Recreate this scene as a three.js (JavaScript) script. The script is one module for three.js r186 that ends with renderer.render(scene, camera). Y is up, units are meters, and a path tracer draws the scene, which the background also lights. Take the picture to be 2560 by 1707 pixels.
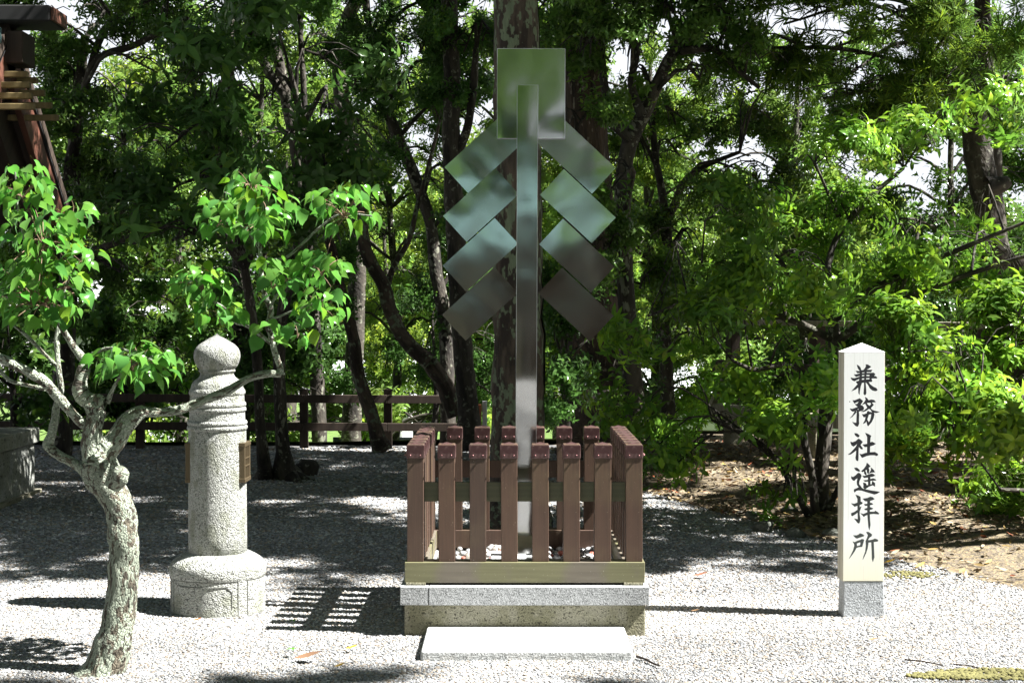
import * as THREE from 'three';
import { RoundedBoxGeometry } from 'three/addons/geometries/RoundedBoxGeometry.js';

// ---------------------------------------------------------------- camera, sky, sun, exposure
const scene = new THREE.Scene();
const camera = new THREE.PerspectiveCamera(25.36, 1024 / 682, 0.1, 600);
const PITCH = 0.022, EYE = 1.5;
camera.position.set(0, EYE, 0); camera.rotation.set(-PITCH, 0, 0);
const SUN = new THREE.Vector3(1, 1.29, 0.16).normalize();
{
  const { smoothstep } = THREE.MathUtils, W = 256, H = 128, d = new Float32Array(W * H * 4);
  for (let j = 0; j < H; j++) for (let i = 0; i < W; i++) {
    const up = ((j + 0.5) / H - 0.5) * Math.PI, a = ((i + 0.5) / W - 0.5) * 2 * Math.PI;
    const y = Math.sin(up), x = Math.cos(a) * Math.cos(up), z = Math.sin(a) * Math.cos(up);
    const h = smoothstep(y, 0.14, 0.6), g = Math.max(0, x * SUN.x + y * SUN.y + z * SUN.z) ** 6 * 0.04, o = (j * W + i) * 4;
    d[o] = 0.245 * (1 - h) + 0.018 * h + g; d[o + 1] = 0.255 * (1 - h) + 0.025 * h + g; d[o + 2] = 0.275 * (1 - h) + 0.036 * h + g * 0.95; d[o + 3] = 1;
    if (y < 0) { d[o] = 0.12; d[o + 1] = 0.12; d[o + 2] = 0.1; }
  }
  const t = new THREE.DataTexture(d, W, H, THREE.RGBAFormat, THREE.FloatType);
  t.mapping = THREE.EquirectangularReflectionMapping; t.magFilter = t.minFilter = THREE.LinearFilter; t.needsUpdate = true;
  scene.background = t; scene.environment = t; scene.environmentIntensity = 1;
}
const sun = new THREE.DirectionalLight(new THREE.Color(1, 0.98, 0.945), 5);
sun.position.copy(SUN).multiplyScalar(40).add(new THREE.Vector3(0, 0, -8)); sun.target.position.set(0, 0, -8);
sun.castShadow = true; sun.shadow.mapSize.set(4096, 4096);
Object.assign(sun.shadow.camera, { left: -22, right: 22, top: 22, bottom: -22, near: 1, far: 90 });
scene.add(sun, sun.target);
const renderer = new THREE.WebGLRenderer({ antialias: true });
renderer.toneMapping = THREE.LinearToneMapping; renderer.toneMappingExposure = 4.4;
renderer.shadowMap.enabled = true; renderer.setSize(1024, 682);

// ---------------------------------------------------------------- helpers
const V = (x, y, z) => new THREE.Vector3(x, y, z), { clamp, lerp, smoothstep } = THREE.MathUtils;
const F = 3794, cp = Math.cos(PITCH), sp = Math.sin(PITCH);
function ray(px, py) { const u = (px - 1280) / F, v = (853.5 - py) / F; return V(u, v * cp - sp, -v * sp - cp); }
const P = (px, py, Z) => { const d = ray(px, py); return d.multiplyScalar(Z / -d.z).add(V(0, EYE, 0)); };   // a point of the photograph at a depth in metres
const G = (px, py) => { const d = ray(px, py); return d.multiplyScalar(EYE / -d.y).add(V(0, EYE, 0)); };     // a point of the ground
function rng(s) { let a = s * 2654435761 >>> 0; return () => { a = (a + 0x6d2b79f5) | 0; let t = Math.imul(a ^ (a >>> 15), 1 | a); t = (t + Math.imul(t ^ (t >>> 7), 61 | t)) ^ t; return ((t ^ (t >>> 14)) >>> 0) / 4294967296; }; }
const hash = (x, y, z) => { let h = Math.imul(x, 374761393) ^ Math.imul(y, 668265263) ^ Math.imul(z, 2147483647 - 1274126177); h = Math.imul(h ^ (h >>> 13), 1274126177); return ((h ^ (h >>> 16)) >>> 0) / 4294967296; };
const sm = (t) => t * t * (3 - 2 * t);
function noise(x, y, z = 0) {
  const i = Math.floor(x), j = Math.floor(y), k = Math.floor(z), a = sm(x - i), b = sm(y - j), c = sm(z - k);
  const L = (dk) => lerp(lerp(hash(i, j, k + dk), hash(i + 1, j, k + dk), a), lerp(hash(i, j + 1, k + dk), hash(i + 1, j + 1, k + dk), a), b);
  return lerp(L(0), L(1), c) * 2 - 1;
}
const fbm = (x, y, z = 0, o = 4) => { let s = 0, a = 0.5; for (let i = 0; i < o; i++) { s += a * noise(x, y, z + i * 17); x *= 2.03; y *= 2.03; z *= 2.03; a *= 0.5; } return s; };
function tnoise(u, v, p, q, s) {   // tiles over u, v in 0..1 with p by q cells
  const x = u * p, y = v * q, i = Math.floor(x), j = Math.floor(y), a = sm(x - i), b = sm(y - j), m = (n, k) => ((n % k) + k) % k;
  const h = (di, dj) => hash(m(i + di, p), m(j + dj, q), s);
  return lerp(lerp(h(0, 0), h(1, 0), a), lerp(h(0, 1), h(1, 1), a), b);
}
const tfbm = (u, v, p, q, s, o = 4) => { let t = 0, a = 0.5, n = 0; for (let i = 0; i < o; i++) { t += a * tnoise(u, v, p, q, s + i * 31); n += a; a *= 0.5; p *= 2; q *= 2; } return t / n; };
function cells(u, v, n, s) {   // tileable cell pattern: [distance to nearest point, distance to second, id]
  const x = u * n, y = v * n, i = Math.floor(x), j = Math.floor(y), m = (k) => ((k % n) + n) % n; let d1 = 9, d2 = 9, id = 0;
  for (let a = -1; a <= 1; a++) for (let b = -1; b <= 1; b++) {
    const h = hash(m(i + a), m(j + b), s), g = hash(m(i + a), m(j + b), s + 7), d = Math.hypot(i + a + h - x, j + b + g - y);
    if (d < d1) { d2 = d1; d1 = d; id = hash(m(i + a), m(j + b), s + 13); } else if (d < d2) d2 = d;
  }
  return [d1, d2, id];
}
const enc = (c) => 255 * (c <= 0.0031308 ? c * 12.92 : 1.055 * Math.pow(clamp(c, 0, 1), 1 / 2.4) - 0.055);
function tex(n, fn, color, m = n) {
  const d = new Uint8Array(n * m * 4);
  for (let j = 0; j < m; j++) for (let i = 0; i < n; i++) {
    const c = fn((i + 0.5) / n, (j + 0.5) / m), o = (j * n + i) * 4;
    if (color) for (let k = 0; k < 3; k++) d[o + k] = enc(c[k]); else d[o] = d[o + 1] = d[o + 2] = 255 * clamp(c, 0, 1);
    d[o + 3] = 255;
  }
  const t = new THREE.DataTexture(d, n, m); t.wrapS = t.wrapT = THREE.RepeatWrapping; t.magFilter = t.minFilter = THREE.LinearFilter;
  if (color) t.colorSpace = THREE.SRGBColorSpace; t.needsUpdate = true; return t;
}
const rep = (t, x, y = x) => { const c = t.clone(); c.repeat.set(x, y); c.needsUpdate = true; return c; };
const mix3 = (a, b, t) => [lerp(a[0], b[0], t), lerp(a[1], b[1], t), lerp(a[2], b[2], t)];
const S = THREE.MeshStandardMaterial, PM = THREE.MeshPhysicalMaterial, rgb = (r, g, b) => new THREE.Color().setRGB(r, g, b);
const mat = (o, K = S) => new K({ roughness: 0.8, ...o });

const used = new Map();
function numbered(n) { const k = used.get(n) ?? 0; used.set(n, k + 1); return k ? n + '_' + String(k).padStart(3, '0') : n; }
function tag(o, label, category, group, kind) { o.userData.label = label; if (category) o.userData.category = category; if (group) o.userData.group = group; if (kind) o.userData.kind = kind; return o; }
function thing(name, label, category, pos = [0, 0, 0], group) { const o = new THREE.Group(); o.name = numbered(name); o.position.set(...pos); scene.add(o); return tag(o, label, category, group); }
function mesh(name, geo, m, parent = scene, pos) { const o = new THREE.Mesh(geo, m); o.name = parent === scene ? numbered(name) : name; o.castShadow = o.receiveShadow = true; if (pos) o.position.set(...pos); parent.add(o); return o; }
function struct(name, geo, m, label) { const o = mesh(name, geo, m); o.userData.kind = 'structure'; if (label) o.userData.label = label; return o; }
function inst(name, geo, m, mats, cols, parent = scene, kind) {
  const o = new THREE.InstancedMesh(geo, m, mats.length); o.name = parent === scene ? numbered(name) : name;
  mats.forEach((x, i) => o.setMatrixAt(i, x)); if (cols) cols.forEach((c, i) => o.setColorAt(i, c));
  o.castShadow = o.receiveShadow = true; if (kind) o.userData.kind = kind; parent.add(o); return o;
}
// boxes carry uv in metres
function box(w, h, d, r = 0.003) {
  const g = new RoundedBoxGeometry(w, h, d, 2, Math.min(r, w / 2.1, h / 2.1, d / 2.1)), p = g.attributes.position, n = g.attributes.normal, uv = g.attributes.uv;
  for (let i = 0; i < p.count; i++) {
    const ax = Math.abs(n.getX(i)), ay = Math.abs(n.getY(i)), az = Math.abs(n.getZ(i));
    if (ay >= ax && ay >= az) uv.setXY(i, p.getX(i), p.getZ(i)); else if (ax >= az) uv.setXY(i, p.getZ(i), p.getY(i)); else uv.setXY(i, p.getX(i), p.getY(i));
  }
  return g;
}
class GB {   // gathers triangles into one geometry
  constructor() { this.p = []; this.uv = []; this.c = []; this.i = []; }
  v(x, y, z, u = 0, w = 0, c) { this.p.push(x, y, z); this.uv.push(u, w); if (c) this.c.push(...c); return this.p.length / 3 - 1; }
  f(a, b, c) { this.i.push(a, b, c); }
  geo(normals = true) {
    const g = new THREE.BufferGeometry(); g.setAttribute('position', new THREE.Float32BufferAttribute(this.p, 3)); g.setAttribute('uv', new THREE.Float32BufferAttribute(this.uv, 2));
    if (this.c.length) g.setAttribute('color', new THREE.Float32BufferAttribute(this.c, 3));
    g.setIndex(this.i); if (normals) g.computeVertexNormals(); return g;
  }
  // a tapering, uneven limb through pts = [[Vector3, radius], ...]
  limb(pts, seg = 8, rough = 0.08, step = 0.12, freq = 9, seed = 0, ridge = 0) {
    const cv = new THREE.CatmullRomCurve3(pts.map((p) => p[0]), false, 'centripetal'), len = cv.getLength(), n = Math.max(3, Math.ceil(len / step));
    let t = cv.getTangent(0), nn = Math.abs(t.y) > 0.9 ? V(1, 0, 0) : V(0, 1, 0), b = V(0, 0, 0); nn.sub(t.clone().multiplyScalar(nn.dot(t))).normalize();
    const rows = [];
    for (let k = 0; k <= n; k++) {
      const s = k / n, q = s * (pts.length - 1), i = Math.min(pts.length - 2, Math.floor(q)), r0 = lerp(pts[i][1], pts[i + 1][1], sm(q - i)), c = cv.getPoint(s);
      t = cv.getTangent(s); nn.sub(t.clone().multiplyScalar(nn.dot(t))).normalize(); b.crossVectors(t, nn);
      const row = [];
      for (let j = 0; j <= seg; j++) {
        const a = (j % seg) / seg * Math.PI * 2, ca = Math.cos(a), sa = Math.sin(a);
        let dx = nn.x * ca + b.x * sa, dy = nn.y * ca + b.y * sa, dz = nn.z * ca + b.z * sa;
        let m = 1 + rough * (1.3 * noise((c.x + dx * r0) * freq + seed, (c.y + dy * r0) * freq, (c.z + dz * r0) * freq) + 0.7 * noise((c.x + dx * r0) * freq * 2.7 + seed, (c.y + dy * r0) * freq * 2.7, (c.z + dz * r0) * freq * 2.7));
        if (ridge) m += ridge * (Math.abs(noise(j / seg * seg * 0.5 + seed, s * len * 1.3, seed)) - 0.3);
        row.push(this.v(c.x + dx * r0 * m, c.y + dy * r0 * m, c.z + dz * r0 * m, j / seg * 6.28 * Math.max(0.012, (pts[0][1] + pts[pts.length - 1][1]) / 2), s * len));
      }
      rows.push(row);
    }
    for (let k = 0; k < n; k++) for (let j = 0; j < seg; j++) { const a = rows[k][j], c = rows[k][j + 1], d = rows[k + 1][j], e = rows[k + 1][j + 1]; this.f(a, c, d); this.f(c, e, d); }
    const e = cv.getPoint(1), m = this.v(e.x, e.y, e.z, 0, len); for (let j = 0; j < seg; j++) this.f(rows[n][j], rows[n][j + 1], m);
    return this;
  }
  // a leaf along d with face normal nrm
  leaf(o, d, nrm, L, W, c, { n = 3, droop = 0.6, fold = 0.25, prof = (t) => Math.sin(Math.PI * Math.pow(t, 0.85)) } = {}) {
    const lat = V().crossVectors(nrm, d).normalize(), q = o.clone(); let prev = null;
    for (let k = 0; k <= n; k++) {
      const t = k / n, w = W / 2 * Math.max(k === 0 ? 0.1 : 0, prof(t)), th = droop * t;
      if (k) q.addScaledVector(d, L / n * Math.cos(th)).addScaledVector(nrm, -L / n * Math.sin(th));
      const up = fold * w, row = k === n ? [this.v(q.x, q.y, q.z, 0.5, 1, c)] : [-1, 0, 1].map((s) => this.v(q.x + lat.x * w * s + nrm.x * up * Math.abs(s), q.y + lat.y * w * s + nrm.y * up * Math.abs(s), q.z + lat.z * w * s + nrm.z * up * Math.abs(s), 0.5 + s / 2, t, c));
      if (prev) {
        if (row.length === 3) for (let s = 0; s < 2; s++) { this.f(prev[s], row[s], prev[s + 1]); this.f(prev[s + 1], row[s], row[s + 1]); }
        else { this.f(prev[0], row[0], prev[1]); this.f(prev[1], row[0], prev[2]); }
      }
      prev = row;
    }
  }
}
const M4 = (p, q, s) => new THREE.Matrix4().compose(p, q, typeof s === 'number' ? V(s, s, s) : s);
const quatTo = (dir, spin) => new THREE.Quaternion().setFromUnitVectors(V(0, 1, 0), dir).multiply(new THREE.Quaternion().setFromAxisAngle(V(0, 1, 0), spin));

// ---------------------------------------------------------------- materials
const T = {};
T.gravel = tex(1024, (u, v) => { const [a, b, id] = cells(u, v, 80, 3), e = smoothstep(b - a, 0.02, 0.3), k = 0.11 + 0.22 * id * id + 0.05 * tfbm(u, v, 8, 8, 5); const tint = hash(Math.floor(id * 9999), 3, 1); const w = tint > 0.8 ? [1.15, 0.98, 0.8] : tint < 0.3 ? [0.93, 0.98, 1.08] : [1, 1, 0.99]; const s = 0.5 + 0.5 * e; return [k * s * w[0], k * s * w[1], k * s * w[2]]; }, true);
T.gravelB = tex(1024, (u, v) => { const [a, b] = cells(u, v, 80, 3); return smoothstep(b - a, 0, 0.45) * (0.75 + 0.25 * (1 - a)); });
T.granite = tex(512, (u, v) => { const n = tnoise(u, v, 170, 170, 1), m = tnoise(u, v, 110, 110, 9), s = 0.34 + 0.14 * (n - 0.5) + 0.1 * (tfbm(u, v, 6, 6, 2) - 0.5); const d = m > 0.72 ? 0.4 : m < 0.2 ? 1.3 : 1; return [s * d * 0.98, s * d, s * d * 1.01]; }, true);
T.lantern = tex(512, (u, v) => { const n = tnoise(u, v, 150, 150, 4), m = tnoise(u, v, 80, 80, 8), g = tfbm(u, v, 5, 5, 6); let s = 0.38 + 0.16 * (n - 0.5); if (m > 0.7) s *= 0.42; const c = [s * 0.98, s, s * 0.92]; return mix3(c, [0.17, 0.18, 0.12], smoothstep(g, 0.46, 0.7) * 0.55); }, true);
T.lanternB = tex(512, (u, v) => 0.5 * tfbm(u, v, 24, 24, 3, 3) + 0.5 * tnoise(u, v, 90, 90, 12));
T.concrete = tex(512, (u, v) => { const g = tfbm(u, v, 5, 5, 21), n = tnoise(u, v, 200, 200, 2), m = tnoise(u, v, 90, 90, 5); let c = mix3([0.28, 0.265, 0.2], [0.19, 0.18, 0.115], smoothstep(g, 0.4, 0.68)); const k = (m > 0.8 ? 0.35 : 1) * (0.8 + 0.4 * n); return c.map((x) => x * k); }, true);
T.fine = tex(256, (u, v) => tfbm(u, v, 30, 30, 14, 3));
T.paint = tex(512, (u, v) => { const g = tfbm(u, v, 3, 3, 2), s = tnoise(u, v, 90, 5, 4), sp_ = tnoise(u, v, 140, 140, 6); let c = mix3([0.085, 0.05, 0.035], [0.11, 0.075, 0.046], smoothstep(g, 0.4, 0.75)); const k = 0.85 + 0.3 * s; c = c.map((x) => x * k); return sp_ > 0.97 ? mix3(c, [0.6, 0.58, 0.5], 0.6) : c; }, true);
T.olive = tex(512, (u, v) => { const g = tfbm(u, v, 4, 3, 12), s = tnoise(u, v, 4, 80, 4), sp_ = tnoise(u, v, 140, 140, 6); let c = mix3([0.15, 0.13, 0.1], [0.155, 0.148, 0.08], smoothstep(g, 0.4, 0.68)); const k = 0.85 + 0.3 * s; c = c.map((x) => x * k); return sp_ > 0.97 ? mix3(c, [0.7, 0.68, 0.6], 0.6) : c; }, true);
T.copper = tex(256, (u, v) => { const g = tfbm(u, v, 7, 7, 32); return mix3([0.07, 0.033, 0.032], [0.13, 0.078, 0.074], smoothstep(g, 0.4, 0.7)); }, true);
function barkTex(dark, mid, light, cover, seed, vert = 4) {
  return tex(512, (u, v) => {
    const r = tfbm(u, v, 14, vert, seed), f = tfbm(u, v, 60, 20, seed + 3, 3), l = tfbm(u, v, 9, 6, seed + 9) * 0.4 + tfbm(u, v, 34, 26, seed + 4, 3) * 0.6;
    const c = mix3(dark, mid, clamp((r - 0.3) * 2 + (f - 0.5) * 0.8, 0, 1));
    return mix3(c, light.map((x) => x * (0.7 + 0.6 * f)), smoothstep(l, cover, cover + 0.06));
  }, true);
}
T.barkLichen = barkTex([0.045, 0.038, 0.028], [0.19, 0.165, 0.12], [0.3, 0.335, 0.26], 0.44, 41, 8);
T.barkGreen = barkTex([0.03, 0.022, 0.016], [0.115, 0.085, 0.062], [0.14, 0.17, 0.105], 0.545, 51);
T.barkDark = barkTex([0.018, 0.015, 0.012], [0.075, 0.064, 0.05], [0.17, 0.17, 0.13], 0.6, 61);
T.barkCedar = barkTex([0.022, 0.016, 0.012], [0.1, 0.068, 0.048], [0.2, 0.17, 0.13], 0.63, 71, 2);
T.barkB = tex(512, (u, v) => 0.55 * tfbm(u, v, 16, 5, 41) + 0.45 * tfbm(u, v, 60, 30, 44, 3));
T.crustB = tex(512, (u, v) => { const [a, b] = cells(u, v, 22, 4); return 0.4 * smoothstep(b - a, 0, 0.3) + 0.6 * tfbm(u, v, 30, 30, 47, 3); });
T.wood = tex(512, (u, v) => { const g = tfbm(u, v, 40, 2, 81), f = tnoise(u, v, 120, 4, 5); return mix3([0.05, 0.032, 0.022], [0.11, 0.075, 0.05], clamp(g * 0.8 + f * 0.4 - 0.2, 0, 1)); }, true);
T.paleWood = tex(512, (u, v) => { const g = tfbm(u, v, 40, 2, 91), f = tnoise(u, v, 120, 4, 5); return mix3([0.22, 0.2, 0.14], [0.42, 0.39, 0.29], clamp(g * 0.8 + f * 0.4 - 0.2, 0, 1)); }, true);
T.soil = tex(1024, (u, v) => { const g = tfbm(u, v, 12, 12, 15), [a, b, id] = cells(u, v, 60, 8); let c = mix3([0.085, 0.066, 0.045], [0.19, 0.155, 0.11], clamp(g * 1.6 - 0.35, 0, 1)); if (id > 0.6) c = mix3(c, [0.34, 0.26, 0.13], 0.5 * smoothstep(b - a, 0, 0.2)); return c; }, true);
T.soilB = tex(512, (u, v) => 0.6 * tfbm(u, v, 40, 40, 15, 3) + 0.4 * smoothstep(cells(u, v, 40, 8)[0], 0.6, 0.1));
T.brush = tex(512, (u, v) => 0.6 * tnoise(u, v, 3, 400, 5) + 0.4 * tnoise(u, v, 2, 160, 9));
T.smudge = tex(256, (u, v) => 0.055 + 0.09 * tfbm(u, v, 4, 4, 17));

const MT = {
  gravel: mat({ map: rep(T.gravel, 1), bumpMap: T.gravelB, bumpScale: 0.008, roughness: 0.95 }),
  granite: mat({ map: rep(T.granite, 3), bumpMap: rep(T.fine, 6), bumpScale: 0.0015, roughness: 0.7 }),
  white: mat({ map: rep(T.granite, 3), color: rgb(1.5, 1.5, 1.48), bumpMap: rep(T.fine, 6), bumpScale: 0.002, roughness: 0.75 }),
  lantern: mat({ map: rep(T.lantern, 2.5), bumpMap: rep(T.lanternB, 3), bumpScale: 0.012, roughness: 0.9 }),
  concrete: mat({ map: rep(T.concrete, 2), bumpMap: rep(T.fine, 5), bumpScale: 0.004, roughness: 0.95 }),
  paint: mat({ map: rep(T.paint, 2.2), roughness: 0.55, color: rgb(0.9, 0.9, 0.9), metalness: 0.0 }),
  olive: mat({ map: rep(T.olive, 1.7), roughness: 0.45 }),
  rail: mat({ map: rep(T.olive, 1.7), color: rgb(0.5, 0.52, 0.5), roughness: 0.5 }),
  copper: mat({ map: rep(T.copper, 6), roughness: 0.34, metalness: 0.35 }),
  rivet: mat({ color: rgb(0.2, 0.1, 0.1), roughness: 0.3, metalness: 0.8 }),
  steel: mat({ color: rgb(0.74, 0.75, 0.74), metalness: 1, roughness: 1, roughnessMap: rep(T.smudge, 1.3), bumpMap: rep(T.brush, 1.5), bumpScale: 0.000006 }, PM),
  rim: mat({ color: rgb(0.55, 0.56, 0.55), metalness: 1, roughness: 0.3 }),
  bronze: mat({ color: rgb(0.12, 0.09, 0.052), roughness: 0.45, metalness: 0.5 }),
  dark: mat({ color: rgb(0.02, 0.02, 0.02), roughness: 0.9 }),
  wood: mat({ map: T.wood, color: rgb(0.6, 0.6, 0.6), roughness: 0.8 }), palewood: mat({ map: T.paleWood, roughness: 0.85 }),
  redwood: mat({ map: rep(T.wood, 1), color: rgb(1.7, 1.0, 0.9), roughness: 0.6 }),
  tanwood: mat({ map: T.paleWood, color: rgb(0.75, 0.62, 0.36), roughness: 0.7 }),
  soil: mat({ map: rep(T.soil, 0.8), bumpMap: rep(T.soilB, 1.6), bumpScale: 0.02, roughness: 1 }),
  lichen: mat({ map: rep(T.barkLichen, 2.4), bumpMap: rep(T.crustB, 3), bumpScale: 0.012, roughness: 0.95 }),
  green: mat({ map: rep(T.barkGreen, 1), bumpMap: rep(T.barkB, 1), bumpScale: 0.02, roughness: 0.95 }),
  darkbark: mat({ map: rep(T.barkDark, 1), bumpMap: rep(T.barkB, 1), bumpScale: 0.015, roughness: 0.95 }),
  cedar: mat({ map: rep(T.barkCedar, 0.8), bumpMap: rep(T.barkB, 0.8), bumpScale: 0.03, roughness: 0.95 }),
  wall: mat({ color: rgb(0.72, 0.73, 0.72), roughness: 0.7 }), roofpale: mat({ color: rgb(0.6, 0.62, 0.64), roughness: 0.5 }),
  teal: mat({ color: rgb(0.05, 0.105, 0.105), roughness: 0.6 }), glass: mat({ color: rgb(0.03, 0.035, 0.04), roughness: 0.1 }),
};
const leafMat = (c, tr = 0.4, coat = 0.6) => mat({ color: rgb(...c), vertexColors: true, roughness: 1, transmission: tr, thickness: 0, clearcoat: coat, clearcoatRoughness: 0.2, specularIntensity: 0.15, side: THREE.DoubleSide }, PM);
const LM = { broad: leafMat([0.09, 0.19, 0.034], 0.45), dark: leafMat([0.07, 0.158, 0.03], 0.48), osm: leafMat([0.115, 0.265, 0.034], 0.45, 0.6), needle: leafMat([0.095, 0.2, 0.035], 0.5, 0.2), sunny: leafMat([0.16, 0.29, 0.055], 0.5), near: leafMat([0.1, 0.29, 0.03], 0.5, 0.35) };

// ---------------------------------------------------------------- sprigs: a twig with its leaves, shared by all the crowns
function sprig(seed, { len, leaf, wid, n, side = 2, droop = 0.7, tip = 0, prof, spread = 1.1, fold = 0.25, ys = 0.12 }) {
  const g = new GB(), R = rng(seed), br = [0.5, 0.35, 0.22];
  const twig = (o, d, L, m) => {
    const e = o.clone().addScaledVector(d, L), x = V(1, 0, 0.3).cross(d).normalize(), y = V().crossVectors(d, x);
    const a = [0, 1, 2].map((k) => { const w = x.clone().multiplyScalar(Math.cos(k * 2.1)).addScaledVector(y, Math.sin(k * 2.1)); return g.v(o.x + w.x * 0.003, o.y + w.y * 0.003, o.z + w.z * 0.003, 0, 0, br); }), b = g.v(e.x, e.y, e.z, 0, 1, br);
    for (let k = 0; k < 3; k++) g.f(a[k], a[(k + 1) % 3], b);
    for (let i = 0; i < m; i++) {
      const s = tip ? 1 - (1 - i / m) ** 1 * 0.55 * (1 - tip * 0.4) : 0.15 + 0.85 * i / m, az = i * 2.4 + R() * 0.7, ph = spread * (1 - 0.45 * i / m) + (R() - 0.5) * 0.5;
      const r = x.clone().multiplyScalar(Math.cos(az)).addScaledVector(y, Math.sin(az)), ld = r.clone().multiplyScalar(Math.sin(ph)).addScaledVector(d, Math.cos(ph)), ln = d.clone().multiplyScalar(Math.sin(ph)).addScaledVector(r, -Math.cos(ph));
      const young = R() < ys * (0.4 + 1.2 * i / m), k = 0.75 + R() * 0.5, c = young ? [1.7 * k, 1.45 * k, 0.9 * k] : [k, k, k];
      g.leaf(o.clone().addScaledVector(d, L * s), ld, ln, leaf * (0.75 + R() * 0.5), wid * (0.8 + R() * 0.4), c, { droop: droop * (0.5 + R()), prof, fold });
    }
  };
  twig(V(0, 0, 0), V(0, 1, 0), len, n);
  for (let k = 0; k < side; k++) { const a = k * 2.6 + R(), d = V(Math.cos(a) * 0.75, 0.7, Math.sin(a) * 0.75).normalize(); twig(V(0, len * (0.2 + 0.3 * k / side), 0), d, len * 0.75, Math.round(n * 0.7)); }
  return g.geo();
}
const SP = {
  broad: sprig(1, { len: 0.28, leaf: 0.072, wid: 0.029, n: 16, droop: 0.8 }), long: sprig(2, { len: 0.34, leaf: 0.125, wid: 0.04, n: 11, droop: 1.0, spread: 1.25 }),
  osm: sprig(3, { len: 0.25, leaf: 0.08, wid: 0.028, n: 14, droop: 1.25, tip: 0.6, ys: 0.22, spread: 1.2 }), needle: sprig(4, { len: 0.28, leaf: 0.1, wid: 0.011, n: 26, droop: 0.4, tip: 1, spread: 0.9, fold: 0, ys: 0.25 }),
  fine: sprig(5, { len: 0.26, leaf: 0.05, wid: 0.022, n: 20, side: 3, droop: 0.5 }), camellia: sprig(6, { len: 0.26, leaf: 0.095, wid: 0.042, n: 12, droop: 0.5 }),
};
let nsprig = 0;
// blob = [centre, radii, count]; sprigs gather in clumps inside each blob
function crown(parent, kind, m, blobs, seed, { tint = 0.25, up = 0.3, size = 1, clump = 14, yellow = 0, name = 'crown' } = {}) {
  const R = rng(seed), ms = [], cs = [], gs = () => (R() + R() + R() - 1.5) * 0.8;
  for (const [c, r, n] of blobs) {
    const subs = [];
    for (let k = 0; k < Math.max(1, Math.round(n / clump)); k++) { const d = V(R() * 2 - 1, R() * 2 - 1, R() * 2 - 1).normalize().multiplyScalar(Math.pow(R(), 0.42)); subs.push([d, 0.75 + R() * 0.5]); }
    for (let k = 0; k < n; k++) {
      const [s, tone] = subs[k % subs.length], w = Math.min(0.5, 1.5 / Math.cbrt(subs.length) * 0.33), q = s.clone().add(V(gs() * w, gs() * w * 0.8, gs() * w));
      const p = V(c.x + q.x * r.x, c.y + q.y * r.y, c.z + q.z * r.z), dir = q.clone().add(V(R() - 0.5, R() - 0.5 + up, R() - 0.5)).normalize();
      ms.push(M4(p, quatTo(dir, R() * 6.28), size * (0.75 + R() * 0.5)));
      const t = tone * (1 + (R() - 0.5) * tint * 2), y = 1 + yellow * R(); cs.push(rgb(t * y, t, t * (2 - y)));
    }
  }
  nsprig += ms.length;
  return inst(name, SP[kind], m, ms, cs, parent, 'stuff');
}
// limbs from the trunk to each blob, so that the crown is carried
function limbsTo(gb, stem, blobs, seed, r0 = 0.05, max = 40) {
  const R = rng(seed + 99);
  for (const [c, r] of blobs.slice(0, max)) {
    let best = null, bd = 1e9; for (const [q, rad] of stem) { const d = q.distanceTo(c) + (q.y > c.y ? 2 * (q.y - c.y) : 0); if (d < bd) { bd = d; best = [q, rad]; } }
    const a = best[0], ra = Math.min(r0, best[1] * 0.6), m = a.clone().lerp(c, 0.5).add(V((R() - 0.5) * 0.3, 0.15 + R() * 0.2, (R() - 0.5) * 0.3));
    gb.limb([[a.clone(), ra], [m, ra * 0.7], [c.clone(), ra * 0.4]], 6, 0.1, 0.2);
    for (let k = 0; k < 5; k++) { const e = c.clone().add(V((R() - 0.5) * 1.5 * r.x, (R() - 0.3) * 1.1 * r.y, (R() - 0.5) * 1.5 * r.z)), s = m.clone().lerp(c, R()); gb.limb([[s, ra * 0.4], [s.clone().lerp(e, 0.5).add(V(0, 0.08, 0)), ra * 0.3], [e, 0.004]], 5, 0.1, 0.2); }
  }
}
const stemOf = (pts, Z, dz = 0) => pts.map(([x, y, hw], i) => { const z = Z + dz * i / Math.max(1, pts.length - 1), p = P(x, y, z); return [p, hw * z / F]; });
const pb = (x, y, Z, rx, ry, rz, n) => [P(x, y, Z), V(rx * Z / F, ry * Z / F, rz), n];   // a blob seen at a pixel
const mb = (x, y, z, rx, ry, rz, n) => [V(x, y, z), V(rx, ry, rz), n];                     // a blob in metres

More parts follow.
